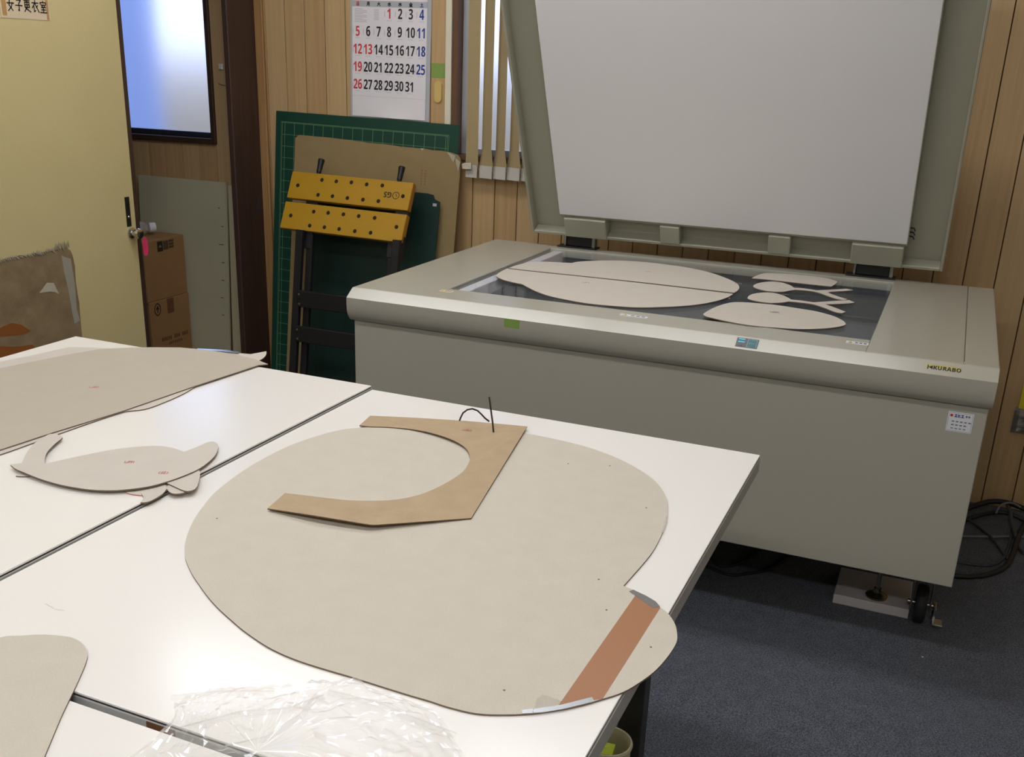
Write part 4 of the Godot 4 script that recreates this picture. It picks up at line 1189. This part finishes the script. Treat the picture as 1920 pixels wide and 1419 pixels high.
func leaning_boards() -> void:
	var keep := X
	# large cutting mat
	X = leaning(0.120, 0.017, 1.286, 0.021, -0.690)
	var len := Vector2(1.286, 0.103).length() - 0.0215
	var s := S()
	box(s, Vector3(-1.602, 0.0, 0.0), Vector3(-0.690, len, 0.003), 0.0008)
	var o := part("cutting_mat", s, M.mat_green)
	tag(o, "large green cutting mat with a pale grid, tallest board leaning on the wall", "cutting mat")
	s = S()
	var top := len - 0.048
	var zf := 0.0034
	for k in 17:
		var x := -1.553 + k * 0.0502
		box(s, Vector3(x - 0.0007, 0.03, 0.003), Vector3(x + 0.0007, top, zf))
	for x in [-1.572, -1.5665, -0.7415, -0.736]:
		box(s, Vector3(x - 0.0006, 0.02, 0.003), Vector3(x + 0.0006, top + 0.004, zf))
	box(s, Vector3(-1.572, top + 0.003, 0.003), Vector3(-0.736, top + 0.0045, zf))
	for k in 25:
		var y := top - k * 0.0502
		if y > 0.02:
			box(s, Vector3(-1.5665, y - 0.0007, 0.003), Vector3(-0.7415, y + 0.0007, zf))
	part("grid_print", s, M.mat_line, o)
	# sheet of cardboard
	X = leaning(0.16, 0.034, 1.19, 0.018, -0.668)
	len = Vector2(1.19, 0.126).length() - 0.014
	s = S()
	var pts := PackedVector2Array([Vector2(-1.492, 0.0), Vector2(-0.668, 0.0), Vector2(-0.668, len - 0.060), Vector2(-0.671, len - 0.044), Vector2(-0.684, len - 0.030), Vector2(-0.72, len - 0.022)])
	var rng := RandomNumberGenerator.new()
	rng.seed = 9
	for k in 18:
		pts.append(Vector2(-0.76 - k * 0.039, len - 0.020 + k * 0.0010 + rng.randf_range(-0.0015, 0.0015)))
	pts.append(Vector2(-1.47, len - 0.004))
	pts.append(Vector2(-1.489, len - 0.018))
	prism(s, pts, Vector3.ZERO, Vector3.RIGHT, Vector3.UP, Vector3.BACK, 0.005)
	o = part("cardboard_sheet", s, M.cardboard)
	tag(o, "tan cardboard sheet with a torn top corner leaning on the green mat", "cardboard")
	for e in [[Vector3(-0.735, len - 0.021, 0.005), Vector3(-0.690, len - 0.034, 0.014), Vector3(-0.700, len - 0.062, 0.006)], [Vector3(-0.700, len - 0.036, 0.005), Vector3(-0.664, len - 0.058, 0.018), Vector3(-0.676, len - 0.098, 0.005)], [Vector3(-0.86, len - 0.016, 0.0052), Vector3(-0.842, len - 0.016, 0.008), Vector3(-0.852, len - 0.026, 0.0052)]]:
		s = S()
		face(s, e, Vector3.BACK)
		part("torn_corner", s, M.torn_paper, o)
	s = S()
	for k in 6:
		box(s, Vector3(-0.850, len - 0.165 + k * 0.011, 0.005), Vector3(-0.842, len - 0.158 + k * 0.011, 0.0052))
		box(s, Vector3(-0.832, len - 0.165 + k * 0.011, 0.005), Vector3(-0.824, len - 0.158 + k * 0.011, 0.0052))
	part("faded_print", s, M.faded_print, o)
	# smaller dark mat
	X = leaning(0.235, 0.085, 0.985, 0.015, -0.738)
	len = Vector2(0.985, 0.15).length()
	s = S()
	pts = PackedVector2Array([Vector2(-1.345, 0.0), Vector2(-0.738, 0.0), Vector2(-0.738, len - 0.030), Vector2(-0.762, len - 0.022), Vector2(-0.772, len - 0.004), Vector2(-0.80, len), Vector2(-1.345, len)])
	prism(s, pts, Vector3.ZERO, Vector3.RIGHT, Vector3.UP, Vector3.BACK, 0.003)
	o = part("cutting_mat", s, M.mat_dark)
	tag(o, "smaller dark green cutting mat standing behind the folded yellow workbench", "cutting mat")
	s = S()
	for k in 11:
		var x := -1.30 + k * 0.05
		box(s, Vector3(x - 0.0004, 0.03, 0.003), Vector3(x + 0.0004, len - 0.05, 0.0033))
	for k in 18:
		box(s, Vector3(-1.30, 0.05 + k * 0.05, 0.003), Vector3(-0.80, 0.0508 + k * 0.05, 0.0033))
	part("grid_print", s, M.mat_green, o)
	s = S()
	box(s, Vector3(-0.770, len - 0.050, 0.003), Vector3(-0.752, len - 0.038, 0.0034))
	part("corner_print", s, M.cal_soft, o)
	X = keep

func workbench() -> void:
	var o := thing("folding_workbench", "folded workbench with two yellow drilled jaw boards and black legs", "workbench", Vector3(-1.1, 0, 0.4))
	var keep := X
	# jaw boards share one sloping plane
	var up := Vector3(0, 1.0, -0.45).normalized()
	var nrm := Vector3.RIGHT.cross(up)
	var J := Transform3D(Basis(Vector3.RIGHT, up, nrm) * Basis(Vector3.BACK, -0.016), Vector3(-1.0955, 1.0437, 0.2024))
	var boards := [[-0.2970, 0.2970, -0.1175, 0.0], [-0.2985, 0.2985, -0.2520, -0.1345]]
	var holes := [
		[[-0.254, -0.060], [-0.140, -0.026], [-0.068, -0.026], [0.006, -0.024], [0.081, -0.026], [0.156, -0.024], [-0.143, -0.092], [-0.071, -0.091], [0.003, -0.092], [0.079, -0.092], [0.153, -0.091], [0.262, -0.060]],
		[[-0.256, -0.194], [-0.146, -0.166], [-0.074, -0.164], [0.001, -0.163], [0.076, -0.163], [0.153, -0.163], [-0.151, -0.228], [-0.077, -0.227], [-0.004, -0.227], [0.073, -0.228], [0.149, -0.227], [0.263, -0.190]]]
	for b in 2:
		var e: Array = boards[b]
		X = J
		var s := S()
		box(s, Vector3(e[0], e[2], -0.028), Vector3(e[1], e[3], 0.0), 0.002)
		var jaw := part("jaw_board", s, M.yellow, o)
		s = S()
		box(s, Vector3(e[1], e[2] + 0.002, -0.027), Vector3(e[1] + 0.0006, e[3] - 0.002, -0.001))
		part("board_end", s, M.yellow_end, jaw)
		for h in holes[b]:
			s = S()
			lathe(s, Vector3(h[0], h[1], -0.0005), [[0.0085, 0.0], [0.0085, 0.0011], [0.0075, 0.0012], [0.0, 0.0012]], 16, Basis(Vector3.RIGHT, Vector3.BACK, Vector3.DOWN))
			part("peg_hole", s, M.hole, jaw)
		if b == 0:
			s = S()
			for k in 50:
				box(s, Vector3(-0.285 + k * 0.0115, -0.008 - (0.003 if k % 5 == 0 else 0.0), 0.0), Vector3(-0.2844 + k * 0.0115, -0.001, 0.0003))
			part("scale_print", s, M.yellow_end, jaw)
			s = S()
			var ring := []
			for k in 25:
				ring.append([0.5 + 0.5 * cos(TAU * k / 24.0), 0.5 + 0.5 * sin(TAU * k / 24.0)])
			strokes(s, [ring, [[0.5, 0.5], [0.5, 0.25]], [[0.5, 0.5], [0.7, 0.6]]], Vector3(0.214, -0.046, 0.0006), Vector3(0.03, 0, 0), Vector3(0, -0.028, 0), Vector3.BACK, 0.0028)
			part("mark_ring", s, M.ink, jaw)
			X = keep
			var tm := lettering("mark_word", "GS", 0.032, Vector3.ZERO, Vector3.RIGHT, Vector3.UP, 1.0, M.ink, jaw)
			tm.transform = Transform3D(Basis(-J.basis.x, -J.basis.y, J.basis.z), J * Vector3(0.190, -0.060, 0.0006) - o.position + o.position)
		X = keep
	# crank handles at the back
	for e in [[-0.197, 0.0], [0.200, 1.0]]:
		X = J
		var s := S()
		tube(s, [Vector3(e[0] + 0.006, -0.02, -0.040), Vector3(e[0] + 0.006, 0.018, -0.040)], 0.008, 12)
		box(s, Vector3(e[0] - 0.002, -0.012, -0.05), Vector3(e[0] + 0.05, 0.008, -0.03), 0.003)
		var cr := part("crank", s, M.bench_black, o)
		s = S()
		lathe(s, Vector3(e[0] + 0.006, 0.016, -0.040), [[0.010, 0.0], [0.011, 0.004], [0.012, 0.03], [0.0145, 0.055], [0.013, 0.059], [0.0, 0.060]], 16)
		part("knob", s, M.bench_black, cr)
		X = keep
	# side rails under the boards and folded legs
	var leg_z := func(y: float) -> float: return 0.315 + 0.155 * (0.81 - y)
	for e in [[-1.275, 1], [-0.835, -1]]:
		var s := S()
		bar(s, Vector3(e[0], 0.985, 0.195), Vector3(e[0], 0.80, 0.278), 0.06, 0.028)
		bar(s, Vector3(e[0], 0.83, 0.275), Vector3(e[0], 0.74, 0.30), 0.07, 0.022)
		part("jaw_rail", s, M.bench_black, o)
	for e in [[-1.285, -1.250], [-0.815, -0.850]]:
		var s := S()
		bar(s, Vector3(e[0], 0.82, leg_z.call(0.82)), Vector3(e[0], 0.02, leg_z.call(0.02)), 0.034, 0.022)
		var lg := part("leg", s, M.bench_black, o)
		s = S()
		bar(s, Vector3(e[0], 0.02, leg_z.call(0.02) - 0.03), Vector3(e[0], 0.02, leg_z.call(0.02) + 0.03), 0.04, 0.04)
		part("rubber_foot", s, M.rubber, lg)
		s = S()
		bar(s, Vector3(e[1], 0.80, leg_z.call(0.80) - 0.03), Vector3(e[1], 0.10, leg_z.call(0.10) - 0.03), 0.030, 0.02)
		part("leg", s, M.bench_black, o)
	for e in [[0.502, 0.574], [0.354, 0.424]]:
		var s := S()
		var z: float = leg_z.call((e[0] + e[1]) / 2)
		box(s, Vector3(-1.27, e[0], z + 0.012), Vector3(-0.83, e[1], z + 0.028), 0.003)
		var cb := part("cross_rail", s, M.bench_black, o)
		s = S()
		for x in [-1.255, -0.845]:
			for y in [e[0] + 0.015, e[1] - 0.015]:
				tube(s, [Vector3(x, y, z + 0.028), Vector3(x, y, z + 0.031)], 0.005, 10)
		part("rivets", s, M.steel, cb)

func wall_things() -> void:
	# calendar
	var o := thing("calendar", "white wall calendar page with large red, black and blue dates above the mats", "calendar", Vector3(-1.02, 1.275, 0.0))
	var s := S()
	box(s, Vector3(-1.2115, 1.277, 0.001), Vector3(-0.829, 1.83, 0.006), 0.001)
	part("backing_card", s, M.cal_back, o)
	s = S(true)
	var zz := func(x: float, y: float) -> float:
		var d := maxf(0.0, 1.345 - y) / 0.07
		return 0.0085 + 0.014 * d * d * exp(-pow((x + 0.99) / 0.08, 2.0))
	var nx := 24
	var ny := 40
	for i in nx:
		for j in ny:
			var q := []
			for w in [[i, j], [i + 1, j], [i + 1, j + 1], [i, j + 1]]:
				var x: float = lerpf(-1.2005, -0.8465, float(w[0]) / nx)
				var y: float = lerpf(1.283, 1.80, float(w[1]) / ny)
				q.append(Vector3(x, y, zz.call(x, y)))
			face(s, q, Vector3.BACK)
	var page := part("page", s, M.cal_page, o)
	s = S()
	box(s, Vector3(-1.2005, 1.7185, 0.0088), Vector3(-0.8465, 1.742, 0.0092))
	part("weekday_band", s, M.cal_back, page)
	var days := ["sun", "moon", "fire", "water", "tree", "gold", "earth"]
	for k in 7:
		s = S()
		strokes(s, KANJI[days[k]], Vector3(-1.1805 + k * 0.0502, 1.7375, 0.0096), Vector3(0.0155, 0, 0), Vector3(0, -0.0155, 0), Vector3.BACK, 0.0032)
		part("weekday", s, M.cal_red if k == 0 else (M.cal_blue if k == 6 else M.cal_black), page)
	var red := [1, 5, 12, 13, 19, 26]
	for d in range(1, 32):
		var cell := d + 2
		var col := cell % 7
		var row := cell / 7
		var m: Material = M.cal_red if d in red else (M.cal_blue if col == 6 else M.cal_black)
		var x := -1.1735 + col * 0.0504
		var y := 1.6935 - row * 0.0703
		lettering("date_number", str(d), 0.054, Vector3(x, y, 0.0092), Vector3.RIGHT, Vector3.UP, 0.74, m, page)
		s = S()
		for k in 3:
			box(s, Vector3(x - 0.011 + k * 0.008, y - 0.0275, 0.0088), Vector3(x - 0.006 + k * 0.008, y - 0.0255, 0.0090))
		box(s, Vector3(x - 0.0235, y - 0.012, 0.0088), Vector3(x - 0.0215, y + 0.010, 0.0090))
		part("small_print", s, M.cal_soft, page).set_meta("kind", "stuff")
	s = S()
	for k in 9:
		box(s, Vector3(-1.189, 1.7085 - k * 0.0062, 0.0088), Vector3(-1.150 + (0.02 if k % 3 else 0.0), 1.7105 - k * 0.0062, 0.0090))
		box(s, Vector3(-1.095, 1.7085 - k * 0.005, 0.0088), Vector3(-1.072, 1.7100 - k * 0.005, 0.0090))
	box(s, Vector3(-1.2, 1.3655, 0.0088), Vector3(-0.848, 1.3662, 0.0090))
	part("small_print", s, M.cal_soft, page).set_meta("kind", "stuff")
	o.rotation.z = -0.018
	o.position += Vector3(-0.003, -0.006, 0)
	# tape and knob on the plank beside it
	s = S()
	box(s, Vector3(-0.824, 1.445, 0.0), Vector3(-0.757, 1.502, 0.001))
	tag(part("tape_piece", s, M.tape_green), "green masking tape stuck on the wall beside the calendar", "tape")
	s = S()
	var pts := PackedVector2Array()
	for k in 24:
		var a := TAU * k / 24.0
		pts.append(Vector2(0.0165 * cos(a), 0.0165 * sin(a) + (0.026 if sin(a) > 0 else -0.026)))
	prism(s, pts, Vector3(-0.7905, 1.391, 0.0), Vector3.RIGHT, Vector3.UP, Vector3.BACK, 0.009)
	var kn := part("wall_hook_base", s, M.cream_knob)
	tag(kn, "small cream oval fitting on the wall under the green tape", "wall fitting")
	# vertical blinds in front of the right hand window
	var slats := [[-0.606, 0.30, 0.066], [-0.541, 0.62, 0.076], [-0.480, 0.66, 0.076], [-0.418, 0.66, 0.076]]
	for k in 14:
		slats.append([-0.356 + k * 0.0655, 0.66, 0.076])
	var bl := thing("vertical_blind", "beige vertical slat blind hanging in front of the window beside the scanner lid", "blind", Vector3(0.1, 1.06, 0.05))
	s = S()
	box(s, Vector3(-0.70, 2.13, 0.015), Vector3(0.97, 2.165, 0.075), 0.002)
	part("head_rail", s, M.alu, bl)
	for k in slats.size():
		var e: Array = slats[k]
		s = S(true)
		var rows := 40
		var pos := func(i: int, sd: float) -> Vector3:
			var y := lerpf(1.104, 2.13, float(i) / rows)
			var an: float = lerpf(0.22, e[1], clampf((y - 1.09) / 0.09, 0.0, 1.0))
			return Vector3(e[0] + sd * cos(an) * e[2] / 2, y, 0.055 + sd * sin(an) * e[2] / 2)
		for i in rows:
			face(s, [pos.call(i, -1.0), pos.call(i, 1.0), pos.call(i + 1, 1.0), pos.call(i + 1, -1.0)], Vector3.BACK)
		var sl := part("slat", s, M.blind, bl)
		s = S()
		var c0: Vector3 = pos.call(0, -1.0) * 0.94 + pos.call(0, 1.0) * 0.06
		var c1: Vector3 = pos.call(0, -1.0) * 0.06 + pos.call(0, 1.0) * 0.94
		var dx := (c1 - c0).normalized()
		prism(s, rect(0.0, -0.042, c0.distance_to(c1), 0.008), c0 - Vector3(0, 0.0, -0.001), dx, Vector3.UP, dx.cross(Vector3.UP), 0.003)
		part("weight", s, M.blind_weight, sl)
		if k > 0:
			s = S()
			tube(s, [c0 + Vector3(-0.012, 0.004, 0.005), c0 + Vector3(0.0, -0.012, 0.006), c0 + Vector3(0.012, -0.020, 0.006)], 0.0009, 6)
			part("chain", s, M.plastic_white, sl)
	s = S()
	face(s, [Vector3(-0.648, 1.114, 0.062), Vector3(-0.600, 1.110, 0.075), Vector3(-0.596, 1.098, 0.082), Vector3(-0.640, 1.096, 0.074)], Vector3.BACK)
	face(s, [Vector3(-0.640, 1.118, 0.060), Vector3(-0.606, 1.122, 0.060), Vector3(-0.600, 1.110, 0.075), Vector3(-0.648, 1.114, 0.062)], Vector3.UP)
	part("curled_tape", s, M.torn_paper, bl)
	# bag of parts with a yellow label hanging at the right hand edge
	var pk := thing("label_packet", "yellow labelled packet in clear film hanging on the wall at the right edge", "packet", Vector3(1.64, 0.33, 0.02))
	s = S()
	box(s, Vector3(1.572, 0.392, 0.004), Vector3(1.70, 0.50, 0.012), 0.001)
	part("label_card", s, M.label_yellow, pk)
	s = S()
	var rng := RandomNumberGenerator.new()
	rng.seed = 77
	var grid := []
	for i in 9:
		var row := []
		for j in 9:
			var inner := 1.0 if i > 0 and i < 8 and j > 0 and j < 8 else 0.0
			row.append(Vector3(1.560 + i * 0.0175, 0.295 + j * 0.0125, 0.008 + inner * rng.randf_range(0.010, 0.040)))
		grid.append(row)
	for i in 8:
		for j in 8:
			face(s, [grid[i][j], grid[i + 1][j], grid[i + 1][j + 1]], Vector3.BACK)
			face(s, [grid[i][j], grid[i + 1][j + 1], grid[i][j + 1]], Vector3.BACK)
	part("film", s, M.bag, pk)
	s = S()
	for i in 8:
		for j in 8:
			var q := []
			for w in [[i, j], [i + 1, j], [i + 1, j + 1], [i, j + 1]]:
				var v: Vector3 = grid[w[0]][w[1]]
				q.append(Vector3(v.x * 0.96 + 1.64 * 0.04, v.y * 0.96 + 0.35 * 0.04, maxf(0.003, v.z * 0.55)))
			face(s, [q[0], q[1], q[2]], Vector3.BACK)
			face(s, [q[0], q[2], q[3]], Vector3.BACK)
	part("contents", s, M.foil, pk)

func changing_room_things() -> void:
	var s := S()
	# boards against the wall
	X = leaning(0.075, 0.018, 0.95)
	box(s, Vector3(-2.41, 0.0, 0.0), Vector3(-1.884, 0.952, 0.012), 0.001)
	var o := part("board", s, M.green_board)
	tag(o, "wide greyish green board leaning on the wall below the frosted window", "board")
	s = S()
	var rng := RandomNumberGenerator.new()
	rng.seed = 4
	for k in 9:
		var y := 0.15 + k * 0.085
		box(s, Vector3(-1.925 + rng.randf_range(-0.01, 0.01), y, 0.012), Vector3(-1.918 + rng.randf_range(-0.008, 0.016), y + 0.004, 0.0124))
	part("scratches", s, M.box_print_soft, o)
	X = leaning(0.055, 0.014, 0.94)
	s = S()
	box(s, Vector3(-1.878, 0.0, 0.0), Vector3(-1.79, 0.938, 0.012), 0.001)
	tag(part("board", s, M.pale_board), "narrow pale board leaning between the wide board and the dark doorpost", "board")
	X = Transform3D()
	# two cartons
	for k in 2:
		var y0 := 0.0 if k == 0 else 0.418
		var y1 := 0.418 if k == 0 else 0.700
		var dz := 0.0 if k == 0 else 0.006
		var b := thing("carton", "lower brown carton with a circled arrow mark, on the changing room floor" if k == 0 else "upper brown carton with a black label, stacked under the bottle", "carton", Vector3(-2.28, y0, 0.22), "stacked cartons")
		s = S()
		box(s, Vector3(-2.46, y0, 0.092 + dz), Vector3(-2.10, y1, 0.37 + dz), 0.003)
		part("body", s, M.card_box, b)
		s = S()
		box(s, Vector3(-2.46, y1 - 0.0005, 0.2305 + dz), Vector3(-2.10, y1 + 0.0006, 0.2325 + dz))
		part("flap_seam", s, M.box_print_soft, b)
		var e := Vector3(-2.0995, 0, 0)
		s = S()
		if k == 1:
			prism(s, rect(-0.285, 0.643, -0.248, 0.690), e, Vector3.FORWARD, Vector3.UP, Vector3.RIGHT, 0.0004)
			for j in 4:
				prism(s, rect(-0.243 + j * 0.0085, 0.647, -0.2375 + j * 0.0085, 0.688), e, Vector3.FORWARD, Vector3.UP, Vector3.RIGHT, 0.0004)
			for j in 4:
				for i in 3:
					prism(s, rect(-0.206 + j * 0.0085, 0.650 + i * 0.014, -0.2005 + j * 0.0085, 0.660 + i * 0.014 + (j % 2) * 0.002), e, Vector3.FORWARD, Vector3.UP, Vector3.RIGHT, 0.0004)
			part("label_print", s, M.box_print, b)
			s = S()
			prism(s, PackedVector2Array([Vector2(-0.279, 0.660), Vector2(-0.266, 0.674), Vector2(-0.254, 0.660), Vector2(-0.262, 0.663), Vector2(-0.271, 0.663)]), e + Vector3(0.0005, 0, 0), Vector3.FORWARD, Vector3.UP, Vector3.RIGHT, 0.0003)
			part("label_mark", s, M.card_box, b)
		else:
			var ring := []
			for j in 21:
				ring.append([0.5 + 0.5 * cos(TAU * j / 20.0), 0.5 + 0.5 * sin(TAU * j / 20.0)])
			strokes(s, [ring], Vector3(-2.0992, 0.405, 0.338), Vector3(0, 0, -0.040), Vector3(0, -0.055, 0), Vector3.RIGHT, 0.005)
			strokes(s, [[[0.5, 0.8], [0.5, 0.3]], [[0.3, 0.5], [0.5, 0.25], [0.7, 0.5]]], Vector3(-2.0992, 0.405, 0.338), Vector3(0, 0, -0.040), Vector3(0, -0.055, 0), Vector3.RIGHT, 0.006)
			part("arrow_mark", s, M.box_print, b)
			s = S()
			prism(s, rect(-0.25, 0.345, -0.205, 0.416), e, Vector3.FORWARD, Vector3.UP, Vector3.RIGHT, 0.0004)
			part("tape", s, M.box_print_soft, b)
			s = S()
			for j in 13:
				if j != 5 and j != 9:
					prism(s, rect(-0.305 + j * 0.0145, 0.218, -0.2945 + j * 0.0145, 0.236), e, Vector3.FORWARD, Vector3.UP, Vector3.RIGHT, 0.0004)
				if j > 2 and j < 10:
					prism(s, rect(-0.300 + j * 0.014, 0.195, -0.2915 + j * 0.014, 0.207), e, Vector3.FORWARD, Vector3.UP, Vector3.RIGHT, 0.0004)
			part("faded_print", s, M.box_print_soft, b)
	# clear bottle lying on the upper carton
	var t := thing("plastic_bottle", "clear plastic bottle with a white cap lying on the upper carton", "bottle", Vector3(-2.26, 0.701, 0.25))
	s = S()
	var ax := Basis(Vector3.UP, Vector3(0.55, 0.0, -0.83), Vector3.UP.cross(Vector3(0.55, 0, -0.83)))
	lathe(s, Vector3(-2.30, 0.736, 0.335), [[0.0, 0.0], [0.030, 0.0], [0.034, 0.006], [0.034, 0.11], [0.030, 0.135], [0.016, 0.15], [0.015, 0.16]], 20, ax)
	part("bottle_body", s, M.bag, t)
	s = S()
	lathe(s, Vector3(-2.30, 0.736, 0.335) + ax.y * 0.158, [[0.0, 0.0], [0.022, 0.0], [0.023, 0.004], [0.023, 0.026], [0.021, 0.030], [0.0, 0.030]], 20, ax)
	part("cap", s, M.plastic_white, t)
	# switch on the wall
	s = S()
	box(s, Vector3(-1.905, 1.448, 0.0), Vector3(-1.884, 1.472, 0.008), 0.002)
	var sw := part("wall_switch", s, M.plastic_white)
	tag(sw, "small white switch on the changing room wall beside the frosted window", "switch")
	s = S()
	tube(s, [Vector3(-1.915, 1.388, 0.002), Vector3(-1.90, 1.383, 0.004), Vector3(-1.88, 1.380, 0.004), Vector3(-1.862, 1.382, 0.002)], 0.0012, 6)
	tag(part("cable", s, M.cable), "short thin dark wire tacked on the wall below the white switch", "cable")

# ---------------------------------------------------------------- on the floor
func wavy(points: Array) -> Array:
	var c := Curve3D.new()
	var n := points.size()
	for k in n:
		var a: Array = points[maxi(k - 1, 0)]
		var b: Array = points[mini(k + 1, n - 1)]
		var t := Vector3(b[0] - a[0], b[1] - a[1], b[2] - a[2]) / 5.0
		c.add_point(Vector3(points[k][0], points[k][1], points[k][2]), -t, t)
	c.bake_interval = 0.02
	return Array(c.get_baked_points())

func floor_things() -> void:
	var list := [
		["grey cable running straight along the floor behind the scanner", M.cable_grey, 0.005, [[1.36, 0.005, 0.40], [1.466, 0.006, 0.362], [1.551, 0.008, 0.327], [1.66, 0.006, 0.268], [1.80, 0.005, 0.24]]],
		["dark cable curving down from the scanner side across the grey one", M.cable_mid, 0.005, [[1.38, 0.03, 0.17], [1.474, 0.012, 0.215], [1.512, 0.006, 0.255], [1.556, 0.014, 0.37], [1.585, 0.006, 0.45], [1.60, 0.006, 0.50]]],
		["dark grey cable loop on the carpet, the inner of two", M.cable_mid, 0.005, [[1.36, 0.006, 0.60], [1.452, 0.006, 0.593], [1.52, 0.006, 0.583], [1.556, 0.006, 0.555], [1.582, 0.006, 0.50], [1.598, 0.006, 0.42], [1.61, 0.012, 0.32], [1.62, 0.006, 0.2]]],
		["thick black cable loop on the carpet, the outer of two", M.cable, 0.009, [[1.33, 0.009, 0.72], [1.438, 0.009, 0.712], [1.50, 0.009, 0.685], [1.55, 0.009, 0.635], [1.590, 0.009, 0.56], [1.612, 0.009, 0.46], [1.63, 0.018, 0.33], [1.66, 0.009, 0.15]]],
		["black cable arching highest along the foot of the wall", M.cable, 0.010, [[1.42, 0.010, 0.20], [1.50, 0.035, 0.11], [1.58, 0.05, 0.075], [1.68, 0.03, 0.07], [1.80, 0.01, 0.10]]],
		["black cable lying second in the tangle at the wall", M.cable, 0.008, [[1.44, 0.008, 0.26], [1.52, 0.020, 0.16], [1.60, 0.030, 0.13], [1.70, 0.012, 0.16], [1.82, 0.008, 0.2]]],
		["light grey cable end hooked over the tangle", M.cable_grey, 0.004, [[1.562, 0.03, 0.155], [1.570, 0.055, 0.140], [1.59, 0.066, 0.125], [1.615, 0.064, 0.11], [1.64, 0.05, 0.10]]],
		["black cable coming forward from the tangle", M.cable_mid, 0.007, [[1.60, 0.045, 0.10], [1.605, 0.05, 0.16], [1.612, 0.03, 0.22], [1.622, 0.022, 0.29], [1.632, 0.008, 0.36], [1.65, 0.008, 0.42]]],
		["black cable lying on the carpet in the shade under the scanner", M.cable, 0.005, [[0.60, 0.005, 0.96], [0.714, 0.005, 1.012], [0.787, 0.005, 1.034], [0.831, 0.005, 1.0], [0.888, 0.005, 0.94], [0.935, 0.005, 0.809], [0.98, 0.005, 0.66]]],
		["second black cable looped under the scanner near the white block", M.cable, 0.005, [[0.66, 0.005, 0.80], [0.70, 0.005, 0.93], [0.745, 0.005, 0.985], [0.80, 0.005, 0.93], [0.83, 0.005, 0.82], [0.86, 0.005, 0.7]]],
	]
	for e in list:
		var s := S()
		tube(s, wavy(e[3]), e[2], 8)
		tag(part("cable", s, e[1]), e[0], "cable", "cables on the floor")
	# little bin under the table
	var c := Vector3(0.788, 0.0, 2.352)
	var o := thing("waste_cup", "small cream bin on the floor under the table with lime paper inside", "bin", c)
	var s := S()
	lathe(s, c, [[0.0, 0.0], [0.040, 0.0], [0.042, 0.004], [0.0485, 0.238], [0.0505, 0.240], [0.052, 0.246], [0.0505, 0.250], [0.047, 0.250], [0.0455, 0.238], [0.039, 0.006], [0.0, 0.006]], 40)
	part("body", s, M.bin, o)
	s = S()
	box(s, c + Vector3(-0.030, 0.02, -0.016), c + Vector3(0.014, 0.232, 0.002), 0.002)
	face(s, [c + Vector3(-0.030, 0.226, 0.02), c + Vector3(0.018, 0.232, 0.018), c + Vector3(0.014, 0.234, -0.016), c + Vector3(-0.030, 0.232, -0.016)], Vector3.UP)
	tag(part("paper_note", s, M.lime), "lime green paper folded inside the small cream bin", "paper")
	# crumb on the carpet
	s = S()
	face(s, [Vector3(1.365, 0.002, 1.27), Vector3(1.372, 0.003, 1.272), Vector3(1.368, 0.002, 1.277)], Vector3.UP)
	tag(part("paper_crumb", s, M.plastic_white), "tiny white paper crumb lying on the open carpet", "crumb")
